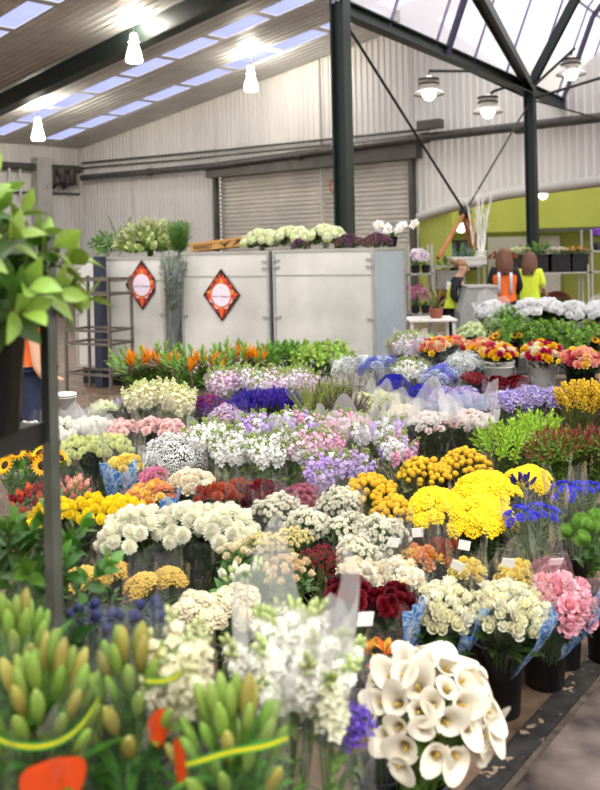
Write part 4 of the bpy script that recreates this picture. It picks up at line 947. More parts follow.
# middle left
c(148, 427, 78, 3, .60, 'pink_head', 'pink carnations', 'soft pink frilled carnations behind the lime white mums', wrap='clear')
c(78, 428, 64, 2, .60, 'mum_far', 'white mums by the post', 'white mums in wrap behind the grey trolley post', wrap='milky')
c(28, 432, 36, 1, .60, 'mum_far', 'white mums left of the post', 'white mums under the trolley shelf left of the post', wrap='clear')
c(95, 446, 66, 2, .58, 'mum_lime', 'lime white mums', 'lime white mums in dark wrap right of the grey post', wrap='clear')
c(173, 452, 54, 1, .60, 'gyps', 'large white gypsophila', 'large dome of white gypsophila in wrap below the pink carnations', wrap='milky', ext=.02)
c(124, 463, 34, 1, .62, 'rose_yellow', 'yellow roses in blue wrap', 'yellow roses in a tall blue-printed wrap left of gypsophila', wrap='clear', blue=(3.5, 5.5), ext=.12)
c(152, 477, 22, 1, .60, 'rose_pk1', 'pink roses', 'small bunch of pink roses behind the peach roses', wrap='clear')
c(150, 493, 44, 1, .58, 'rose_peach', 'yellow peach roses', 'yellow and peach roses in wrap behind the big white mums', wrap='clear', blue=(5.2, 6.6))
c(190, 480, 44, 1, .60, 'rose_cream', 'cream roses by the red chrysanthemums', 'cream roses in wrap left of the rusty red chrysanthemums', wrap='clear')
c(209, 442, 36, 1, .64, 'stock_white', 'white stocks beside gypsophila', 'white stocks in milky wrap beside the large gypsophila', wrap='milky')
c(234, 454, 38, 1, .60, 'stock_white', 'white stocks above the red chrysanthemums', 'white stocks in wrap above the rusty red chrysanthemums', wrap='clear')
c(280, 455, 52, 2, .60, 'stock_white', 'white stocks in the middle', 'white stocks in wrap left of the pink stocks', wrap='clear')
c(258, 432, 34, 1, .64, 'stock_lilac', 'lilac stocks below the violet statice', 'pale lilac stocks in milky wrap below the violet statice', wrap='milky')
c(300, 430, 40, 1, .66, 'stock_mix', 'mixed stocks below the heather', 'white pink and lilac stocks below the yellow green heather', wrap='milky')
c(318, 450, 46, 2, .62, 'stock_pink', 'pink stocks', 'pink stocks in clear wrap in the middle of the display', wrap='clear', ext=.11)
c(345, 432, 40, 1, .66, 'stock_pink', 'pink stocks below the purple heather', 'pink stocks in milky wrap below the purple brown heather', wrap='milky', ext=.1)
c(338, 474, 52, 2, .58, 'stock_lilac', 'lilac stocks', 'lilac and white stocks in wrap behind the white everlastings', wrap='clear', ext=.11)
c(380, 437, 40, 2, .64, 'stock_mix', 'mixed stocks behind the billy buttons', 'mixed white pink and lilac stocks behind the billy buttons', wrap='milky', ext=.1)
c(399, 456, 30, 1, .60, 'stock_mix', 'short mixed stocks', 'short white and lilac stocks in wrap touching the billy buttons', wrap='clear')
c(224, 493, 48, 2, .56, 'protea', 'rusty red chrysanthemums', 'rusty red chrysanthemums in wrap behind the big white mums', wrap='clear')
c(262, 493, 40, 1, .56, 'protea_dark', 'maroon chrysanthemums', 'maroon chrysanthemums in wrap beside the rusty red ones', wrap='clear')
c(300, 496, 42, 1, .54, 'dusty', 'dusty pink carnations', 'dusty pink carnations in wrap below the pink stocks', wrap='clear')
c(372, 486, 44, 1, .60, 'billy', 'left billy buttons', 'golden billy buttons, left bunch beside the lilac stocks')
c(393, 508, 40, 1, .54, 'billy', 'low billy buttons', 'golden billy buttons lowest of the four, above the white everlastings')
c(424, 470, 48, 1, .60, 'billy', 'middle billy buttons', 'golden billy buttons left of the yellow yarrow')
c(465, 461, 48, 1, .61, 'billy', 'back billy buttons', 'golden billy buttons behind the yarrow under the pale spray roses')
c(437, 500, 58, 1, .58, 'yarrow', 'left yarrow', 'bright yellow yarrow next to the low billy buttons')
c(480, 512, 62, 1, .57, 'yarrow', 'front yarrow', 'bright yellow yarrow, the front bunch beside the cornflowers')
c(488, 483, 58, 1, .61, 'yarrow', 'back yarrow', 'bright yellow yarrow behind the front bunch, below lime leucadendron')
c(528, 476, 40, 1, .60, 'yarrow', 'small yarrow', 'small yellow yarrow bunch behind the dark blue irises')
c(522, 484, 18, 1, .60, 'iris', 'dark blue irises', 'few dark blue irises rising beside the yellow yarrow')
c(533, 512, 54, 2, .60, 'corn', 'front cornflowers', 'blue cornflowers on long green stems in wrap right of the yarrow', wrap='clear')
c(577, 488, 54, 2, .60, 'corn', 'back cornflowers', 'blue cornflowers in wrap below the red-tipped leucadendron', wrap='clear')
c(594, 530, 42, 2, .56, 'trick', 'mossy green carnations', 'mossy lime green carnation balls at the right edge', wrap=None)
# left, nearer
c(32, 457, 62, 2, .72, 'sunflower', 'yellow sunflowers', 'yellow sunflowers in leaves under the trolley shelf')
c(32, 499, 44, 1, .64, 'tulip_red', 'dark red tulips', 'dark red tulips in clear wrap left of the yellow mums', wrap='clear')
c(72, 490, 34, 1, .62, 'tulip_peach', 'peach tulips', 'peach tulips in wrap behind the yellow mums', wrap='clear')
c(90, 509, 112, 3, .60, 'mum_yellow', 'yellow mums', 'bright yellow mums right behind the grey post', wrap='clear', ext=-.03)
c(180, 524, 148, 3, .60, 'mum_white', 'big white mums', 'big creamy white mums in the middle left', wrap='clear', ext=-.04)
c(277, 508, 40, 1, .58, 'wax', 'white everlastings by the maroon chrysanthemums', 'white everlasting clusters below the maroon chrysanthemums', wrap='clear')
c(309, 520, 38, 1, .57, 'wax', 'white everlastings below dusty pink carnations', 'white everlasting clusters below the dusty pink carnations')
c(340, 500, 40, 1, .58, 'wax', 'white everlastings below lilac stocks', 'white everlasting clusters below the lilac stocks', wrap='clear')
c(349, 527, 42, 1, .56, 'wax', 'white everlastings in the centre', 'white everlasting clusters between dusty pink and golden billy buttons')
c(384, 530, 44, 1, .56, 'wax', 'white everlastings below billy buttons', 'white everlasting clusters right below the low billy buttons', wrap='clear')
c(357, 552, 40, 1, .54, 'wax', 'front white everlastings', 'white everlasting clusters just behind the dark red carnations')
c(278, 541, 54, 2, .57, 'wax_yellow', 'cream yellow everlastings', 'cream yellow everlasting clusters right of the big white mums')
c(287, 570, 46, 1, .58, 'bud_tan', 'tan spray roses', 'tan spray rose buds behind the tall white stocks')
c(247, 574, 48, 2, .58, 'bud_white', 'green white buds', 'green and white lisianthus buds beside the rice flower')
c(233, 553, 32, 1, .57, 'bud_cream', 'cream spray roses', 'cream spray rose buds just right below the big white mums')
c(322, 558, 36, 1, .54, 'boronia', 'tiny red boronia', 'tiny dull red flowers between tan roses and dark red carnations')
c(352, 590, 48, 1, .52, 'celosia', 'left dark red carnations', 'dark red carnations, left bunch above the orange lilies', wrap='clear', ext=-.02)
c(393, 597, 46, 1, .50, 'celosia', 'right dark red carnations', 'dark red carnations next to the blue-wrapped white roses', wrap='clear', ext=-.02, blue=(4.9, 6.2))
c(362, 573, 40, 1, .54, 'rose_cream', 'cream roses behind dark red carnations', 'cream roses behind the left dark red carnations', wrap='clear')
c(400, 575, 44, 1, .52, 'rose_cream', 'cream roses left of the card', 'cream roses behind the right dark red carnations', wrap='clear', card=True)
c(420, 557, 34, 1, .44, 'rose_peach', 'orange yellow roses', 'orange and yellow roses in tall wrap below the yarrow', wrap='clear', ext=.14, card=True)
c(443, 553, 28, 1, .44, 'protea', 'small rusty chrysanthemums', 'small rusty chrysanthemums in wrap behind the white roses', wrap='clear', ext=.12)
c(467, 570, 32, 1, .42, 'rose_yellow', 'pale yellow roses', 'pale yellow roses in wrap between the two white rose bunches', wrap='clear', ext=.10, card=True)
c(520, 575, 42, 1, .40, 'rose_yellow', 'yellow roses behind white roses', 'yellow roses in wrap behind the right white roses', wrap='clear', ext=.10)
c(550, 568, 24, 1, .44, 'dusty', 'dusty pink bunch behind pink roses', 'dusty pink bunch in tall wrap behind the pink roses', wrap='clear', ext=.12)
c(446, 605, 62, 1, .46, 'rose_white', 'left white roses', 'cream white roses with a blue panel, left of the two', wrap='clear', ext=.10, blue=(4.95, 6.35), card=True, bp=(438, 712))
c(511, 607, 66, 1, .46, 'rose_white', 'right white roses', 'cream white roses with a blue panel, right of the two', wrap='clear', ext=.10, blue=(5.0, 6.4), card=True, bp=(500, 712))
c(563, 601, 54, 1, .46, 'rose_pink', 'pink roses at the aisle', 'pink roses with blue wrap beside the aisle floor', wrap='clear', ext=.10, blue=(5.2, 6.5), card=True, bp=(545, 684))
# front left
c(97, 572, 46, 2, .66, 'yarrow_ochre', 'ochre yarrow', 'ochre yarrow with green leaves right of the post foot', wrap='clear', ext=.03)
c(157, 579, 48, 2, .64, 'yarrow_ochre', 'ochre yarrow under white mums', 'ochre yarrow in wrap below the big white mums', wrap='clear', ext=.06)
c(214, 606, 74, 2, .68, 'rice', 'cream rice flower', 'cream rice flower below the big white mums')
c(70, 624, 64, 2, .72, 'thistle', 'dark blue thistles', 'dark blue sea holly thistles behind the lily buds at left', wrap='clear', ext=.03)
c(134, 620, 60, 2, .70, 'thistle', 'dark blue thistles by the rice flower', 'dark blue sea holly thistles left of the rice flower', wrap='clear', ext=.03)
c(16, 566, 66, 2, .93, 'bigleaf', 'glossy greenery', 'glossy dark green leaves in front of the post at left')
c(62, 592, 36, 1, .86, 'bigleaf', 'small glossy greenery', 'glossy green leaves at the foot of the post')
c(12, 655, 84, 1, .98, 'lily', 'left lily buds', 'green lily buds in wrap at the left edge', wrap='clear', Y=1.75, ext=.05)
c(46, 705, 92, 1, .97, 'lily', 'front lily buds', 'green lily buds with yellow ribbon and big orange leaf print', wrap='clear', ext=.06, ribbon=((-.02, .045, .013, 3.3, 6.0),), prints=((5.15, -.085, .55, .10),))
c(134, 690, 84, 1, .96, 'lily', 'middle lily buds', 'green lily buds with orange tips left of the cream tuberose', wrap='clear', ext=.06, ribbon=((.055, .01, .012, 5.1, 6.2),), prints=((5.35, -.02, .22, .07),))
c(232, 742, 92, 1, .90, 'lily', 'right lily buds', 'orange-tinged lily buds leaning below the tall white stocks', wrap='clear', ext=.06, ribbon=((.035, -.03, .013, 4.0, 6.1),), prints=((3.7, .0, .25, .08), (5.3, -.14, .4, .05)))
c(186, 700, 46, 1, .93, 'tuberose', 'cream tuberose', 'cream tuberose spikes in wrap between two lily bunches', wrap='clear', ext=.10)
c(292, 672, 92, 1, .86, 'snow_big', 'tall white stocks', 'large white stocks in tall milky wrap standing above the lilies', wrap='milky', ext=.17)
c(325, 712, 40, 1, .80, 'snow_green', 'white green stocks', 'white and green stocks in wrap left of the violet statice in front', wrap='clear', ext=.1)
c(350, 728, 34, 1, .74, 'violet_small', 'small violet statice', 'small violet statice in wrap left of the calla lilies', wrap='clear', ext=.12)
c(378, 660, 52, 1, .62, 'alstro', 'orange alstroemeria', 'orange lily-like alstroemeria in wrap behind the calla lilies', wrap='clear', ext=.07, card=True)
# ---------------------------------------------------------------- place the clusters
NUM = {2: ('left of the two', 'right of the two'), 3: ('leftmost of three', 'middle of three', 'rightmost of three')}
navy = mat('navy_plastic', '#20264A', nz=.15, rough=.4); purple = mat('purple_plastic', '#8A2F7A', nz=.12, rough=.4)
BM = {'white': whitep, 'navy': navy, 'purple': purple}
for t in T:
    p = P(t['px'], t['py'], t['Y']) if t.get('Y') else Pz(t['px'], t['py'], t['z'])
    t['p'] = p; t['W'] = t['w']/F*p.y
    t['c'] = Vector((p.x, p.y + .05, 0)) if not t.get('bp') else Pz(t['bp'][0], t['bp'][1], 0); t['z0'] = t.get('z0', 0.0); t['fix'] = bool(t.get('bk')) or t.get('Y') is not None
    t['rt'] = min(.135, max(.085, t['W']*.36)) if not t.get('bk') else .135
    if t['px'] > 430 and t['py'] > 590: t['rt'] = .095
for it in range(160):
    for i, a in enumerate(T):
        for b in T[i+1:]:
            if abs(a['z0']-b['z0']) > .2: continue
            d = b['c']-a['c']; m = a['rt']+b['rt']+.02; l = d.length
            if l < m:
                if l < 1e-6: d = Vector((1, 0, 0)); l = 1
                s = d/l*(m-l)*.5
                if not a.get('bp'): a['c'] -= s
                if not b.get('bp'): b['c'] += s
    for t in [q for q in T if not q.get('bp')]:                     # stay near the heads
        d = t['c'] - Vector((t['p'].x, t['p'].y+.04, 0)); mxd = .17 if not t['fix'] else .12
        if d.length > mxd: t['c'] = t['c'] - d*(1-mxd/d.length)*.6
        t['c'].y = max(t['c'].y, t['p'].y - .02)
sd = 0
for t in T:
    n = t['n']; W = t['W']; p = t['p']; hb = .30 if t['z0'] < .2 else .28
    if t['z'] < .5: hb = .27
    bl = {'white': 'white', 'navy': 'navy', 'purple': 'purple'}.get(t.get('bk'), 'black')
    bucket(t['c'], t['z0'], t['rt'], hb, BM.get(t.get('bk')), '%s plastic flower bucket holding the %s' % (bl, t['short']), ring=t.get('bk') == 'white')
    Rb = W/2 if n == 1 else W/(2*n)*1.22
    for i in range(n):
        off = (i-(n-1)/2)*W/n
        Hd = p + Vector((off, .03*((i % 2)*2-1) if n > 1 else 0, 0))
        d = Vector((Hd.x-t['c'].x, Hd.y-t['c'].y, 0)); lim = t['rt']*.78-.045
        b = t['c'] + Vector((off*.25, 0, 0)) - d*.25
        e = b - t['c']
        if e.length > lim: b = t['c'] + e*(lim/e.length)
        b = Vector((b.x, b.y, t['z0']+.02))
        lab = t['label'] + ((', ' + NUM[n][i]) if n > 1 else '')
        sd += 1
        o = bunch(t['kind'], b, Hd, max(Rb, .035), lab, None if n == 1 else t['short'], t.get('wrap'), None, sd, ext=t.get('ext', .07), blue=t.get('blue'), card=t.get('card', False), ribbon=t.get('ribbon'), prints=t.get('prints'))
        t.setdefault('obj', []).append((o, Hd, Rb))
# ---------------------------------------------------------------- metal-clad crates along the back
ROW = Vector((-.883, .469, 0)).normalized(); BK = Vector((.469, .883, 0)).normalized()
F0 = Vector((.795, 9.8, 0)); FRM = Matrix(((-ROW.x, BK.x, 0, 0), (-ROW.y, BK.y, 0, 0), (0, 0, 1, 0), (0, 0, 0, 1)))   # +x to the right along the front, +y to the back
zinc = mat('zinc_sheet', '#D6D3CB', rough=.42, metal=.3, nz=.20, scale=1.6, bump=.06)
zinc_d = mat('zinc_edge', '#B2AFA8', rough=.42, metal=.45, nz=.15, scale=5)
FN = -BK
def fpt(px, py, off=0.0): return Ppl(px, py, F0 - BK*off, FN)
def crate(off, w_, z0, z1, dep, label, blue=False):
    o = F0 + ROW*(off+w_)
    e = empty('metal_crate', o, FRM); tag(e, label, 'crate')
    mb = MB(); mb.box((0.012, .012, z0), (w_-.012, dep-.012, z1-.012)); bevel(mb.build('body', zinc, e, False), .008)
    mb = MB()
    for x in (0.0, w_-.03):
        for y in (0.0, dep-.03): mb.box((x, y, z0), (x+.03, y+.03, z1))
    for z in (z0, z1-.03):
        mb.box((.03, 0, z), (w_-.03, .02, z+.03)); mb.box((.03, dep-.02, z), (w_-.03, dep, z+.03))
        mb.box((0, .03, z), (.02, dep-.03, z+.03)); mb.box((w_-.02, .03, z), (w_, dep-.03, z+.03))
    mb.build('edge_frame', zinc_d, e, False)
    for z in (z1-.12, z1-.2, (z0+z1)/2):
        for x in (.05, w_-.05): mb = MB(); mb.box((x-.04, -.012, z-.012), (x+.04, .012, z+.012)); mb.build('hinge', zinc_d, e, False)
    mb = MB(); mb.box((.01, .005, z1-.30), (w_-.01, .0115, z1-.285)); mb.build('seam', zinc_d, e, False)
    mb = MB()
    for y in (.06, dep-.16):
        mb.box((.05, y, .0), (w_-.05, y+.1, z0))
    mb.build('skid', blackp, e, False)
    mb = MB(); mb.box((w_-.011, .05, z0+.04), (w_-.006, dep-.05, z1-.04)); b_ = mb.build('sky_tint_panel', mat('sky_tint_zinc', '#B2BEC6', rough=.4, metal=.35, nz=.12, scale=2), e, False)  # sky reflection on the right face, put in as a bluish panel colour
    return e
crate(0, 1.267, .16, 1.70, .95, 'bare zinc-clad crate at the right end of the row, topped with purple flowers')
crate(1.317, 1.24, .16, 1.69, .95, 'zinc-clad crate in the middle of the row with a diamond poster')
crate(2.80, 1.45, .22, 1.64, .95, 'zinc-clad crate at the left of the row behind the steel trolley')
# protea posters
def poster(px, py, a, b, cut, label, off):
    q = fpt(px, py, off); e = empty('protea_poster', q, FRM @ rot(R(90), 'X')); tag(e, label, 'poster')   # local x right, y up, z towards the viewer
    def bound(t): return 1/(abs(math.cos(t))/a + abs(math.sin(t))/b)
    def clipx(p): return (min(p[0], cut), p[1], p[2])
    mb = MB(); pts = [(0, -b), (cut, -b*(1-cut/a)), (cut, b*(1-cut/a)), (0, b), (-a, 0)] if cut < a else [(0, -b), (a, 0), (0, b), (-a, 0)]
    n = len(pts); mb.add([(x, y, 0) for x, y in pts]+[(x, y, .004) for x, y in pts], [tuple(reversed(range(n))), tuple(range(n, 2*n))]+[(i, (i+1) % n, n+(i+1) % n, n+i) for i in range(n)])
    mb.build('board', mat('poster_dark', '#341A16', nz=.3, rough=.5), e, False)
    g = random.Random(5); rc = a*.50
    for z, cnt, l0, l1, w_, cols in ((.005, 34, .85, .99, .13, ('#C63A26', '#D9562E', '#8E2A22')), (.006, 28, .66, .90, .10, ('#E0572F', '#E98A4A', '#D2402C')), (.007, 26, .5, .70, .06, ('#E9A63A', '#D98A2E', '#A86A26'))):
        for ci, col in enumerate(cols):
            mb = MB()
            for i in range(cnt):
                if i % 3 != ci: continue
                t = 2*PI*(i+g.random()*.4)/cnt; r1 = bound(t)*g.uniform(l0, l1); d = Vector((math.cos(t), math.sin(t), 0)); s = Vector((-d.y, d.x, 0)); lo = rc*.9
                if r1 < rc*1.05: continue
                zz = Vector((0, 0, z+.0003*ci))
                mb.add([clipx(p) for p in (d*lo - s*w_*a*.9 + zz, d*(lo*.5+r1*.5) - s*w_*a*1.1 + zz, d*r1 + zz, d*(lo*.5+r1*.5) + s*w_*a*1.1 + zz, d*lo + s*w_*a*.9 + zz)], [(0, 1, 2, 3, 4)])
            if mb.v: mb.build('printed_petals', mat('print_'+col, col, nz=.2, scale=40, rough=.4), e, False)
    mb = MB()
    for t0, t1 in ((185, 225), (225, 262), (278, 318), (318, 352)):
        t0, t1 = R(t0), R(t1); zz = .0085
        mb.add([clipx((math.cos(t)*r, math.sin(t)*r*1.05, zz)) for t, r in ((t0, rc*1.1), ((t0+t1)/2, rc*1.18), (t1, rc*1.12), ((t0+t1)/2, rc*1.36))], [(0, 1, 2, 3)])
    mb.build('printed_petals', mat('print_pink', '#EDB9BE', nz=.15, scale=40, rough=.4), e, False)
    mb = MB(); mb.add([(clipx((rc*1.06*math.cos(t), rc*1.1*math.sin(t), .008))) for t in [2*PI*i/40 for i in range(40)]], [tuple(range(40))]); mb.build('printed_ring', mat('print_ring', '#C78436', nz=.3, scale=60), e, False)
    mb = MB(); mb.add([clipx((rc*math.cos(t), rc*1.04*math.sin(t), .009)) for t in [2*PI*i/40 for i in range(40)]], [tuple(range(40))]); mb.build('printed_disc', mat('print_disc', '#EBD3E4', nz=.06, scale=14, col2='#F2E6EE'), e, False)
    wv = [(-.92, -.02), (-.86, .04), (-.82, -.05), (-.76, .03), (-.70, -.04), (-.64, .04), (-.58, -.04), (-.50, .03), (-.44, -.04), (-.34, .03), (-.26, -.02)]
    w2 = [(.10, .10), (.0, .15), (-.06, .02), (.02, -.07), (.14, -.03), (.2, .04), (.26, -.04), (.32, .04), (.38, -.05), (.44, .05), (.50, -.14), (.52, .04), (.6, -.03), (.68, .05), (.74, -.04), (.86, .0), (.95, .03)]
    mb = MB()
    for ln in (wv, w2): mb.tube([clipx((x*rc, y*rc-.12*rc, .0105)) for x, y in ln], .0028, 4)
    mb.build('script_lettering', mat('print_ink', '#5A4456', nz=.1), e)
    return e
poster(221.5, 295, .262, .315, 1, 'orange protea diamond poster with pink disc on the middle crate', .003)
poster(142, 285, .262, .315, .20, 'orange protea diamond poster with its right corner cut, on left crate', .003)
# cardboard box on the middle crate
kraft = mat('cardboard', '#B98A50', nz=.12, rough=.8, scale=5); ink = mat('box_ink', '#3A2A1A', nz=.1)
q = F0 + ROW*2.50 + BK*.12; e = empty('cardboard_box', Vector((q.x, q.y, 1.693)), FRM @ rot(R(-4.5), 'Y')); tag(e, 'long brown cardboard box tilted on the middle crate, with dark print', 'box')
mb = MB(); mb.box((0, 0, 0), (.82, .34, .10)); bevel(mb.build('carton', kraft, e, False), .006)
mb = MB(); mb.box((-.005, -.006, .075), (.825, .346, .108)); bevel(mb.build('lid', kraft, e, False), .004)
fc = bpy.data.curves.new('lettering', 'FONT'); fc.body = 'MARKET'; fc.size = .075; fc.extrude = .001; fo = bpy.data.objects.new('lettering', fc); C.objects.link(fo); fc.materials.append(ink); fo.parent = e; fo.location = (.06, -.0075, .015); fo.rotation_euler = (R(90), 0, 0)
bpy.context.view_layer.update(); me_ = bpy.data.meshes.new_from_object(fo.evaluated_get(bpy.context.evaluated_depsgraph_get())); bpy.data.objects.remove(fo); fo = link('lettering', me_, e); fo.location = (.06, -.0075, .015); fo.rotation_euler = (R(90), 0, 0)
mb = MB()
for ln in (((.45, .07), (.50, .045), (.52, .015), (.54, .05), (.60, .085)), ((.50, .045), (.56, .06)), ((.63, .02), (.68, .05), (.74, .085), (.72, .04), (.76, .03)), ((.68, .05), (.71, .09))):
    mb.tube([(x, -.007, z) for x, z in ln], [.004, .008, .006, .008, .003][:len(ln)] if len(ln) > 2 else .006, 4)
mb.build('printed_emblem', ink, e)
# plants on the crates
def ctop(px, py, back, z): q = Ppl(px, py, F0 + BK*back, FN); return Vector((q.x, q.y, z))
def onc(kind, px, py, back, zt, Rb, label, h, **o):
    b = ctop(px, py, back, zt+.004); return bunch(kind, b, b + Vector((0, 0, h)), Rb, label, seed=px, **o)
onc('varieg', 150, 245, .45, 1.64, .36, 'pale variegated shrub cuttings heaped on the left crate', .22, n=64)
onc('aloe', 107, 250, .3, 1.64, .17, 'grey green broad leaves at the left end of the left crate', .15)
onc('fern', 119, 240, .5, 1.64, .06, 'single tall fern frond standing up on the left crate', .26, n=3)
onc('blade', 180, 250, .3, 1.64, .10, 'upright green blades at the gap between left and middle crates', .14)
onc('hyd_cream', 262, 245, .32, 1.69, .24, 'cream hydrangeas on the right end of the middle crate', .14)
onc('hyd_cream', 293, 244, .32, 1.70, .20, 'cream green hydrangeas on the bare crate, left of the two', .16)
onc('hyd_cream', 326, 243, .36, 1.70, .21, 'cream green hydrangeas on the bare crate, right of the two', .16)
onc('stat_brown', 300, 247, .1, 1.70, .08, 'small brown and purple flowers in front of the hydrangeas', .06)
onc('stat_brown', 349, 244, .3, 1.70, .16, 'purple and tan flowers beside the hydrangeas on the bare crate', .09)
onc('stat_brown', 378, 243, .5, 1.70, .17, 'purple and tan flowers at the right end of the bare crate', .09)
def orchid(base, h, col, lip, label, nst=1, nf=5, pot=True, r=.05, seed=1, lean=.12):
    g = random.Random(seed); e = empty('potted_orchid', base); tag(e, label, 'orchid')
    mb = MB(); mb.lathe([(.05, 0), (.07, .11), (.076, .115), (.066, .118), (.06, .09), (.001, .085)], 14, True, True); mb.build('pot', blackp, e)
    mb = MB()
    for i in range(6): mb.petal(tr(0, 0, .1) @ petM(i*1.05, R(35+g.uniform(-10, 15)), .01), .2, .055, 5, 3, .25, -.7, .8)
    mb.build('leaves', leafm('#4E7A34'), e)['kind'] = 'stuff'
    for s in range(nst):
        a = g.random()*6.28; d = Vector((math.cos(a), math.sin(a), 0))*lean
        pts = [Vector((0, 0, .1)), Vector((0, 0, .1+h*.5))+d*.3, Vector((0, 0, .1+h*.85))+d, Vector((0, 0, .1+h))+d*2]
        mb = MB(); mb.tube(pts, .004, 5); mb.build('stem', leafm('#6D8440'), e)
        for i in range(nf):
            t = .35+.65*i/max(1, nf-1); u = t*3; j = min(2, int(u)); p = pts[j].lerp(pts[j+1], u-j)
            link('orchid_flower', h_orchid(col, lip, r), e, tr(p + Vector((g.uniform(-.05, .05), -.03, -.01))) @ align((g.uniform(-.5, .5), -1, g.uniform(-.1, .4)), g.random()))
orchid(ctop(392, 246, .75, 1.704), .17, '#F6F2F0', '#E8D9A0', 'white potted orchid on the back corner of the bare crate', 2, 4, r=.065, seed=3)
# gum leaves leaning in wrap between the crates
b = fpt(168, 378, .16); b = Vector((b.x, b.y, .0)); hq = fpt(173, 272, .12)
o = bunch('gum', b, hq, .125, 'tall clear-wrapped sheaf of grey green gum leaves between two crates', wrap='clear', n=12, seed=77, ext=.16)
# dark post and steel trolley by the left crate
mb = MB(); q = fpt(101, 330, .12); mb.M = tr(q.x, q.y, 0) @ FRM; mb.box((-.06, -.06, 0), (.06, .06, 1.66))
tag(bevel(mb.build('steel_post', mat('navy_steel', '#2A3040', nz=.15, rough=.45), smooth=False)), 'dark navy square post standing right before the left crate', 'post')
def rack(name, o, M, w_, d_, h, zs, label, m=None, post=.03, cat='rack', solid=True):
    m = m or galv; e = empty(name, o, M); tag(e, label, cat)
    for x in (0, w_-post):
        for y in (0, d_-post): mb = MB(); mb.box((x, y, 0), (x+post, y+post, h)); mb.build('upright', m, e, False)
    for z in zs:
        mb = MB()
        if solid: mb.box((0, 0, z-.025), (w_, d_, z))
        else:
            mb.box((0, -.004, z-.03), (w_, .02, z)); mb.box((0, d_-.02, z-.03), (w_, d_+.004, z)); mb.box((0, 0, z-.03), (.02, d_, z)); mb.box((w_-.02, 0, z-.03), (w_, d_, z))
        mb.build('shelf' if solid else 'rail', m, e, False)
    return e
steel_br = mat('brown_steel', '#6E675C', rough=.45, metal=.5, nz=.25, scale=6)
q = fpt(64, 330, .62)
rack('steel_trolley', Vector((q.x, q.y, 0)), FRM, .72, .45, 1.42, (.25, .62, .78, 1.22, 1.40), 'empty brown steel rail trolley standing before the left crate', steel_br, solid=False)
# black crate, white tub
mb = MB(); mb.M = tr(-1.78, 6.55, 0); mb.box((0, 0, 0), (.5, .5, .52)); e = tag(bevel(mb.build('plastic_crate', blackp, smooth=False), .015), 'black plastic crate under the white tub behind the grey post', 'crate')
mb = MB(); mb.M = tr(-1.80, 6.53, .48); mb.box((0, 0, 0), (.54, .54, .03)); bevel(mb.build('rim', blackp, e, False))
bucket(P(64.5, 410, 6.72), .522, .085, .16, whitep, 'white plastic tub standing on the black crate by the grey post', ring=True, name='plastic_tub')
# ---------------------------------------------------------------- the near trolley with its leafy bucket
TA = Vector((-.355, -.935, 0)).normalized(); TB = Vector((TA.y, -TA.x, 0))
K0 = P(49, 427, 2.07); K0.z = 0
TM = Matrix(((TB.x, TA.x, 0, 0), (TB.y, TA.y, 0, 0), (0, 0, 1, 0), (0, 0, 0, 1)))
post_m = mat('trolley_steel', '#6C7068', rough=.38, metal=.7, nz=.25, scale=8)
e = empty('plant_trolley', K0, TM); tag(e, 'grey steel plant trolley at the left edge holding a leafy bucket', 'trolley')
for x, y in ((0, 0), (.55, 0), (0, .75), (.55, .75)):
    mb = MB(); mb.box((x-.017, y-.017, .08), (x+.017, y-.012, 1.80)); mb.box((x-.017, y-.012, .08), (x-.012, y+.017, 1.80)); mb.box((x-.012, y-.012, .08), (x+.012, y+.012, 1.79)); bevel(mb.build('upright', post_m, e, False), .002)
    mb = MB(); mb.M = tr(x, y, .04) @ rot(R(90), 'X'); mb.lathe([(.01, -.012), (.04, -.012), (.04, .012), (.01, .012)], 16, True, True); mb.build('caster', blackp, e)
dk_shelf = mat('dark_shelf', '#2C2A28', rough=.5, metal=.3, nz=.2)
for z in (.20, 1.355):
    mb = MB(); mb.box((.012, .012, z-.03), (.54, .74, z)); mb.box((.0, .017, z-.045), (.012, .735, z+.004)); mb.build('shelf', dk_shelf, e, False)
bq = Vector((-.71, 1.95, 0)); bucket(bq, 1.357, .115, .27, blackp, 'black bucket on the trolley shelf under the big glossy leaves')
bunch('bigleaf2', Vector((bq.x, bq.y, 1.38)), Vector((-.745, 1.93, 1.70)), .165, 'big glossy green leaves in the bucket on the trolley shelf', n=48, seed=5)
# ---------------------------------------------------------------- benches on the right
dark_wood = mat('dark_bench', '#2E2823', rough=.6, nz=.3, scale=6)
def bench(x0, x1, y0, y1, z, label, m=None, cat='bench', name='display_bench'):
    m = m or dark_wood; e = empty(name, Vector((x0, y0, 0))); tag(e, label, cat); w_, d_ = x1-x0, y1-y0
    mb = MB(); mb.box((0, 0, z-.03), (w_, d_, z)); bevel(mb.build('top', m, e, False))
    for x in (.02, w_-.06):
        for y in (.02, d_-.06): mb = MB(); mb.box((x, y, 0), (x+.04, y+.04, z-.03)); mb.build('leg', m, e, False)
bench(1.08, 3.1, 7.45, 8.75, .40, 'low dark bench under the rose buckets')
bench(1.5, 3.5, 8.85, 9.9, .45, 'dark bench under the leafy sunflower buckets')
bench(2.0, 4.2, 10.0, 10.7, .53, 'dark bench under the white chrysanthemum buckets')
# ---------------------------------------------------------------- calla lilies, the nearest bunch on the aisle
cp = P(430, 708, 2.22); cb = Pz(394, 862, 0); cb = Vector((.262, 2.46, 0))
bucket(cb, 0, .115, .30, blackp, 'black bucket under the calla lilies at the bottom edge', rb=.09)
bunch('calla', Vector((cb.x-.02, cb.y+.03, .02)), Vector((.312, 2.31, .575)), .126, 'large bunch of white calla lilies beside the aisle floor', n=48, seed=12, face=Vector((.15, -1.0, .05)), ext=.0)
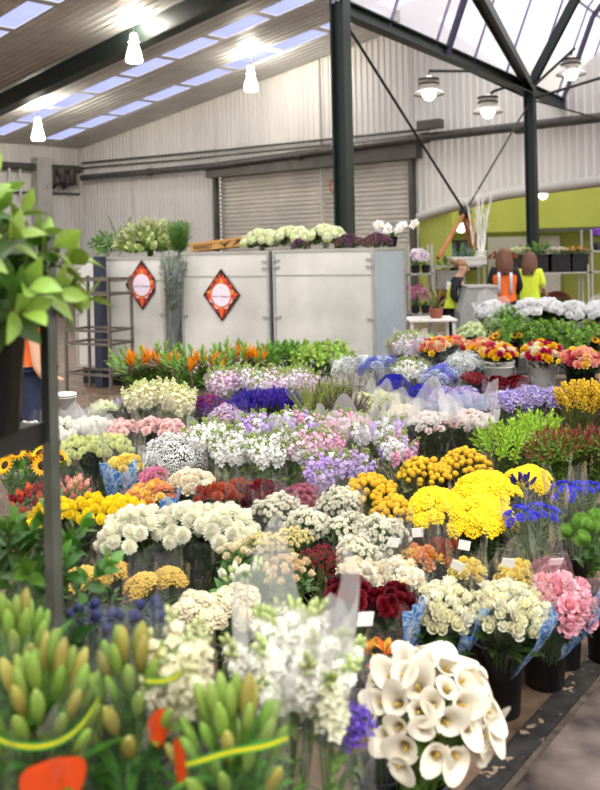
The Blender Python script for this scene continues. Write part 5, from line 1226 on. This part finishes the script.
# ---------------------------------------------------------------- racks, plants and counter at the far right
I4 = Matrix()
def rk(px0, px1, Y, d_, h, zs, label, **o):
    a = P(px0, 300, Y); b = P(px1, 300, Y); return rack('plant_rack', Vector((a.x, Y, 0)), I4, b.x-a.x, d_, h, zs, label, **o)
Y1 = 14.2
rk(409, 434, Y1, .45, 1.72, (.25, .62, 1.26), 'narrow steel rack of orchids right of the bare crate')
rk(434, 486, Y1+.3, .5, 1.38, (.25, .70, 1.02, 1.36), 'wide steel rack behind the woman in the yellow vest')
rk(508, 590, 15.0, .55, 1.32, (.30, 1.20), 'long steel rack with black crates behind the women')
rk(592, 640, 15.0, .55, 1.9, (.30, 1.20, 1.55), 'steel rack at the right edge with a purple flower')
def sp(px, Y, z, dy=.2): p = P(px, 260, Y); return Vector((p.x, Y+dy, z))
orchid(sp(417, Y1, 1.262), .26, '#F4EEF0', '#D9A0C0', 'white orchid on the narrow rack, left of the two', 3, 6, r=.05, seed=11, lean=.06)
orchid(sp(427, Y1, 1.262), .24, '#EFE4EC', '#C98AB4', 'pale lilac orchid on the narrow rack, right of the two', 2, 6, r=.05, seed=12, lean=.06)
orchid(sp(416, Y1, .622), .34, '#D98AA8', '#A83A6A', 'pink orchid on the lower shelf, left of the two', 3, 6, r=.045, seed=13, lean=.06)
orchid(sp(426, Y1, .622), .28, '#E0A0BC', '#A83A6A', 'pink orchid on the lower shelf, right of the two', 2, 6, r=.045, seed=14, lean=.06)
# cactus
b = sp(441, Y1+.3, .702); e = empty('potted_cactus', b); tag(e, 'round golden barrel cactus in a black pot on the rack', 'cactus')
mb = MB(); mb.lathe([(.09, 0), (.12, .15), (.13, .155), (.11, .16), (.001, .15)], 16, True, True); mb.build('pot', blackp, e)
mb = MB(); n = 40; mb.grid([[((.155+.012*math.cos(20*2*PI*j/n))*math.cos(a)*math.cos(2*PI*j/n), (.155+.012*math.cos(20*2*PI*j/n))*math.cos(a)*math.sin(2*PI*j/n), .30+.16*math.sin(a)) for j in range(n)] for a in [R(-88+17.6*i) for i in range(11)]], True); mb.build('stem', mat('cactus_gold', '#B9A654', nz=.3, scale=60, rough=.8, bump=.5), e)
# grey planter boxes with greenery
grey_box = mat('grey_planter', '#8F8C84', nz=.12, rough=.6); white_box = mat('white_planter', '#D9D6CC', nz=.06, rough=.5)
def planter(px, Y, z, w_, d_, h, m, label, kind, Rb, n, cat='planter box', kl='greenery', seed=1, k2=None, ph=.10):
    p = sp(px, Y, z, .03); e = empty('planter_box', p); tag(e, label, cat)
    mb = MB(); mb.box((-w_/2, 0, 0), (w_/2, d_, h-.02)); bevel(mb.build('box', m, e, False))
    mb = MB(); mb.box((-w_/2-.01, -.01, h-.04), (w_/2+.01, .012, h)); mb.box((-w_/2-.01, d_-.012, h-.04), (w_/2+.01, d_+.01, h)); mb.box((-w_/2-.01, 0, h-.04), (-w_/2+.012, d_, h)); mb.box((w_/2-.012, 0, h-.04), (w_/2+.01, d_, h)); mb.build('rim', m, e, False)
    bs = p + Vector((0, d_/2, h-.018)); bunch(kind, bs, bs + Vector((0, 0, ph)), Rb, kl, seed=seed, n=n, cat='plant')
planter(451, Y1+.3, 1.022, .46, .4, .26, grey_box, 'grey wooden box on the rack behind the woman in yellow', 'greens', .17, 8, kl='low green plants in the grey box on the rack', seed=31)
planter(470, Y1+.3, 1.362, .56, .4, .14, white_box, 'white planter box on top of the wide rack', 'greens', .17, 8, kl='low green plants in the white planter box', seed=32, ph=.05)
# branches painted white, standing on the rack top
b = sp(483, Y1+.3, 1.362, .3); g = random.Random(4); e = empty('white_branches', b); tag(e, 'tall bundle of white painted branches in a white pot', 'branches')
mb = MB(); mb.lathe([(.10, 0), (.13, .22), (.135, .225), (.12, .23), (.001, .2)], 18, True, True); mb.build('pot', whitep, e)
wt = mat('white_twig', '#F0EDE6', nz=.05, rough=.6)
for i in range(16):
    a = g.random()*6.28; q = g.uniform(.02, .26); h = g.uniform(.6, 1.15); d = Vector((math.cos(a)*q, math.sin(a)*q*.5, 0)); pts = [d*.25 + Vector((0, 0, .15))]
    for j in range(1, 6): t = j/5; pts.append(d*(.25+.75*t) + Vector((g.uniform(-.02, .02), g.uniform(-.02, .02), .15+h*t)))
    mb = MB(); mb.tube(pts, [.012, .011, .009, .007, .005, .002], 5)
    for j in (2, 3, 4):
        s = pts[j]; mb.tube([s, s + Vector((g.uniform(-.1, .1), g.uniform(-.05, .05), g.uniform(.12, .22)))], [.005, .002], 4)
    mb.build('branch', wt, e)
# black crates of plants on the long rack
for i, (px, w_, kind, lb) in enumerate(((523, .42, 'thrypt', 'yellow green'), (541, .42, 'greens', 'green'), (561, .46, 'wax', 'cream flowered'), (580, .34, 'rose_peach', 'orange flowered'))):
    K['px_%d' % i] = dict(K[kind], drop=.25, tilt=40)
    planter(px, 15.0, 1.202, w_*.9, .42, .30, blackp, 'black crate holding the %s plants on the long rack' % lb, 'px_%d' % i, .20, 14, 'crate', '%s plants in a black crate on the long rack' % lb, 40+i, ph=.09)
b0 = sp(503, 15.2, 1.0); 
for px, z, kind, lb, dyy in ((515, .302, 'greens', 'dark leafy plant low under the long rack shelf at its left end', .2), (560, .302, 'boronia', 'dull red plant under the long rack shelf', .2)):
    b = sp(px, 15.0, z, dyy); bunch(kind, b, b + Vector((0, 0, .5)), .22, lb, seed=px, cat='plant')
b = sp(506, 14.2, 0, .2); bunch('protea', b, b + Vector((0, 0, 1.52)), .25, 'tall rusty orange flowers behind the two women', seed=88, n=22)
b = sp(603, 15.0, 1.552, .25); e = empty('potted_agapanthus', b); tag(e, 'purple flower head on the rack at the right edge', 'flower')
mb = MB(); mb.lathe([(.06, 0), (.08, .12), (.07, .125), (.001, .11)], 14, True, True); mb.build('pot', blackp, e); mb = MB(); mb.tube([(0, 0, .1), (-.02, 0, .28)], .008, 5); mb.build('stem', leafm(GREEN), e)
link('flower_head', h_hydrangea('#7A3FA8', '#9A5FC4', .10, 90, .03, 3), e, tr(-.02, 0, .24))
# grey counter, white table, bromeliad
p = P(478, 300, 12.0); e = empty('counter', Vector((p.x, 12.0, 0))); tag(e, 'grey metal counter with a slanted left edge before the two women', 'counter')
cw = .245
mb = MB(); vs = []
for y in (0, .5): vs += [(-cw, y, 0), (cw+.02, y, 0), (cw+.02, y, 1.13), (-cw+.10, y, 1.12), (-cw, y, .8)]
mb.add(vs, [(0, 1, 2, 3, 4), (9, 8, 7, 6, 5), (0, 5, 6, 1), (1, 6, 7, 2), (2, 7, 8, 3), (3, 8, 9, 4), (4, 9, 5, 0)]); bevel(mb.build('body', mat('counter_grey', '#A5A5A2', nz=.06, rough=.4, metal=.3), e, False))
mb = MB(); mb.box((-cw+.1, -.02, 1.125), (cw+.03, .52, 1.15)); mb.build('top', zinc_d, e, False)
a = P(407, 328, 11.2); b = P(455, 328, 11.2)
bench(a.x, b.x, 11.0, 11.6, .80, 'white table under the bromeliad, left of the counter', mat('white_table', '#E4E1D8', nz=.05, rough=.4), 'table', 'work_table')
p = P(437, 320, 11.2); e = empty('potted_bromeliad', Vector((p.x, 11.25, .802))); tag(e, 'red and green spiky bromeliad on the white table', 'plant')
mb = MB(); mb.lathe([(.07, 0), (.09, .12), (.08, .125), (.001, .11)], 14, True, True); mb.build('pot', mat('terracotta', '#8A4A34', nz=.15), e)
g = random.Random(9)
for i in range(14): mb = MB(); mb.petal(tr(0, 0, .1) @ petM(i*2.4, R(86-i*3.5), .012), .34*g.uniform(.75, 1.05), .055, 6, 3, .4, -.35, .6, 0, .7); mb.build('leaf', leafm('#8A5A34' if i % 3 else '#6F8A3C'), e)
# ---------------------------------------------------------------- people
skin_m = mat('skin', '#D9A88C', nz=.06, rough=.55)
def skinned(name, vs, es, rs, m, parent, sub=2, root=0):
    me = bpy.data.meshes.new(name); me.from_pydata(vs, es, []); o = bpy.data.objects.new(name, me); C.objects.link(o)
    o.modifiers.new('s', 'SKIN'); 
    if not me.skin_vertices: me.attributes.new('skin', 'FLOAT', 'POINT')
    sv = me.skin_vertices[0].data
    for i, r in enumerate(rs): sv[i].radius = (r if isinstance(r, tuple) else (r, r)); sv[i].use_root = (i == root)
    sm = o.modifiers.new('d', 'SUBSURF'); sm.levels = sub; sm.render_levels = sub
    dg = bpy.context.evaluated_depsgraph_get(); ev = bpy.data.meshes.new_from_object(o.evaluated_get(dg)); ev.name = name
    ev.materials.clear(); ev.materials.append(m); ev.polygons.foreach_set('use_smooth', [True]*len(ev.polygons))
    bpy.data.objects.remove(o); return link(name, ev, parent)
def person(loc, yaw, sc, label, top, legs, vest, hair, bend=0.0, stripe=True, shorts=False, arm=(.17, -.24, 1.02), headturn=0.0, sleeve=True, pony=False, band=None):
    e = empty('person', loc, rot(yaw, 'Z') @ sca(sc, sc, sc)); tag(e, label, 'person')
    pv = Vector((0, 0, .93)); B = tr(pv) @ rot(bend, 'X') @ tr(-pv)
    J = {}
    def j(n, p, r, up=True): J[n] = (B @ Vector(p) if up else Vector(p), r)
    j('hem', (0, 0, .80), (.16, .12), False); j('pel', (0, 0, .93), (.15, .11), False); j('wai', (0, 0, 1.08), (.125, .095)); j('che', (0, -.01, 1.25), (.15, .105)); j('nkb', (0, .01, 1.40), .06); j('nk', (0, -.005, 1.46), .048)
    j('h1', (0, -.028, 1.515), .062); j('h2', (0, -.02, 1.58), .088); j('h3', (0, -.005, 1.635), .07)
    for s, k_ in ((-1, 'l'), (1, 'r')):
        j(k_+'sh', (s*.165, .01, 1.36), .056); j(k_+'el', (s*.215, .0, 1.11), .042); j(k_+'wr', (s*arm[0], arm[1], arm[2]), .028); j(k_+'pa', (s*(arm[0]-.01), arm[1]-.075, arm[2]-.01), (.034, .018))
        for f in range(5):
            x = s*(arm[0]-.01) + (f-2)*.014*s; ln = (.06, .075, .08, .075, .055)[f]
            if f == 0: j(k_+'f0', (s*(arm[0]-.045), arm[1]-.06, arm[2]-.02), .0085); j(k_+'g0', (s*(arm[0]-.055), arm[1]-.095, arm[2]-.03), .0075)
            else: j(k_+'f%d' % f, (x+.012*s, arm[1]-.085-ln*.5, arm[2]-.012), .0085); j(k_+'g%d' % f, (x+.012*s, arm[1]-.085-ln, arm[2]-.035), .0072)
        j(k_+'hi', (s*.085, 0, .85), .092, False); j(k_+'kn', (s*.095, -.02, .48), .058, False); j(k_+'an', (s*.1, .015, .09), .04, False); j(k_+'to', (s*.11, -.13, .035), (.042, .03), False)
    N = [n for n in J if n != 'hem']; ix = {n: i for i, n in enumerate(N)}
    E_ = [('pel', 'wai'), ('wai', 'che'), ('che', 'nkb'), ('nkb', 'nk'), ('nk', 'h1'), ('h1', 'h2'), ('h2', 'h3')]
    for k_ in 'lr':
        E_ += [('che', k_+'sh'), (k_+'sh', k_+'el'), (k_+'el', k_+'wr'), (k_+'wr', k_+'pa'), ('pel', k_+'hi'), (k_+'hi', k_+'kn'), (k_+'kn', k_+'an'), (k_+'an', k_+'to')]
        for f in range(5): E_ += [(k_+('wr' if f == 0 else 'pa'), k_+'f%d' % f), (k_+'f%d' % f, k_+'g%d' % f)]
    skinned('body', [J[n][0] for n in N], [(ix[a], ix[b]) for a, b in E_], [J[n][1] for n in N], skin_m, e)
    def cloth(name, ns, es, add, m, over=None):
        over = over or {}
        def rr(n): r = J[n][1]; r = r if isinstance(r, tuple) else (r, r); a_ = over.get(n, add); return (r[0]+a_, r[1]+a_)
        im = {n: i for i, n in enumerate(ns)}
        return skinned(name, [J[n][0] for n in ns], [(im[a], im[b]) for a, b in es], [rr(n) for n in ns], m, e)
    el = ['lel', 'lwr'] if sleeve else ['lel']; er = ['rel', 'rwr'] if sleeve else ['rel']
    ns = ['che', 'wai', 'pel', 'hem', 'nkb', 'lsh'] + el + ['rsh'] + er
    es = [('hem', 'pel'), ('pel', 'wai'), ('wai', 'che'), ('che', 'nkb'), ('che', 'lsh'), ('lsh', 'lel'), ('che', 'rsh'), ('rsh', 'rel')] + ([('lel', 'lwr'), ('rel', 'rwr')] if sleeve else [])
    cloth('jacket' if sleeve else 'shirt', ns, es, .018, top, {'nkb': .012})
    ns = ['pel', 'lhi', 'lkn', 'rhi', 'rkn'] + ([] if shorts else ['lan', 'ran'])
    es = [('pel', 'lhi'), ('lhi', 'lkn'), ('pel', 'rhi'), ('rhi', 'rkn')] + ([] if shorts else [('lkn', 'lan'), ('rkn', 'ran')])
    cloth('shorts' if shorts else 'trousers', ns, es, .014, legs)
    for k_ in 'lr': cloth('boot', [k_+'an', k_+'to'], [(k_+'an', k_+'to')], .012, blackp)
    if vest:
        v = cloth('vest', ['che', 'wai', 'pel', 'hem', 'lsh', 'rsh'], [('hem', 'pel'), ('pel', 'wai'), ('wai', 'che'), ('che', 'lsh'), ('che', 'rsh')], .036, vest, {'lsh': .026, 'rsh': .026})
        if stripe:
            sl = mat('reflective', '#C9CDD0', nz=.05, rough=.3)
            for s in (-1, 1):
                for sy, y0 in ((1, .162), (-1, -.172)):
                    mb = MB(); rows = []
                    for z in (1.02, 1.10, 1.18, 1.26, 1.34): rows.append([B @ Vector((s*(.085+dx), y0*(.86 if z < 1.15 else 1.0 if z < 1.3 else .82)-.004*sy, z)) for dx in (-.022, .022)])
                    mb.grid(rows); o = mb.build('reflective_stripe', sl, v); sm = o.modifiers.new('t', 'SOLIDIFY'); sm.thickness = .006
        if band:
            mb = MB(); mb.M = B; mb.lathe([(.175, 1.17), (.182, 1.19), (.182, 1.29), (.175, 1.31)], 24); mb.v = [Vector((p.x, p.y*.78, p.z)) for p in mb.v]; mb.build('chest_band', band, v)
    hd = B @ rot(0, 'Z')
    mb = MB(); mb.M = B @ tr(0, .012, 1.60) @ rot(headturn, 'Z')
    n = 20; rows = []
    for i in range(9):
        a = PI/2*(1-i/8)*1.0 - (.0 if i < 8 else .0); rows.append([(.098*math.cos(a)*math.cos(t), .105*math.cos(a)*math.sin(t), .092*math.sin(a)-(.0)) for t in [2*PI*q/n for q in range(n)]])
    mb.grid(rows, True); g = random.Random(3)
    for i in range(44):
        t = R(-25 + 230*i/43) if not pony else R(40 + 100*i/43)
        x, y = .097*math.cos(t), .104*math.sin(t); L = .26*g.uniform(.85, 1.1) if not pony else .06
        if not pony: mb.tube([(x*.9, y*.9, .03), (x*1.04, y*1.04, -.04), (x*1.12+g.uniform(-.01, .01), y*1.0+.025, -.14), (x*.95+g.uniform(-.015, .015), y*.75+.06, -L-.02)], [.014, .02, .02, .007], 6)
        else: mb.tube([(x*.9, y*.9, .03), (x, y, -.03), (x*.4, y*.6+.03, -L)], [.016, .018, .012], 6)
    if pony: mb.ball((0, .125, .02), (.045, .05, .045), 10, 8)
    mb.build('hair', hair, e)
    eye = mat('eye_dark', '#2A1E18', rough=.2)
    for s in (-1, 1): mb = MB(); mb.M = B; mb.ball((s*.033, -.108, 1.575), (.011, .006, .007), 8, 6); mb.build('eye', eye, e)
    mb = MB(); mb.M = B; mb.ball((0, -.116, 1.553), (.012, .016, .02), 8, 6); mb.build('nose', skin_m, e)
    mb = MB(); mb.M = B; mb.ball((0, -.098, 1.518), (.022, .007, .006), 8, 6); mb.build('mouth', mat('lips', '#B4615A', nz=.05), e)
    for s in (-1, 1): mb = MB(); mb.M = B; mb.ball((s*.09, .0, 1.565), (.01, .018, .027), 8, 6); mb.build('ear', skin_m, e)
    return e
blk = mat('black_cloth', '#1B1C20', nz=.2, rough=.8, scale=30); navyc = mat('navy_cloth', '#252B45', nz=.2, rough=.8, scale=30)
hv_o = mat('hi_vis_orange', '#F2701E', nz=.08, rough=.6); hv_y = mat('hi_vis_yellow', '#D6E83A', nz=.08, rough=.6); whc = mat('white_cloth', '#E6E6E2', nz=.05, rough=.7)
blond = mat('dark_blond_hair', '#8A6A44', nz=.3, scale=40, rough=.5); brown = mat('brown_hair', '#6B4630', nz=.3, scale=40, rough=.5)
def pp_(px, Y): p = P(px, 300, Y); return Vector((p.x, Y, 0))
person(pp_(452, 12.6), R(72), .90, 'person in yellow vest with white chest band bending right over the counter', blk, blk, hv_y, blond, bend=R(14), stripe=False, pony=True, band=whc)
person(pp_(505, 12.9), R(170), .97, 'person with long hair in an orange vest seen from behind', blk, blk, hv_o, brown)
person(pp_(530, 13.6), R(150), .93, 'person with long brown hair in a plain yellow vest', hv_y, blk, hv_y, brown, stripe=False, bend=R(5), sleeve=False)
person(Vector((-1.93, 6.3, 0)), R(120), 1.04, 'person in orange shirt and navy shorts behind the leafy bucket', hv_o, navyc, None, brown, shorts=True, sleeve=False, arm=(.225, -.02, .86))
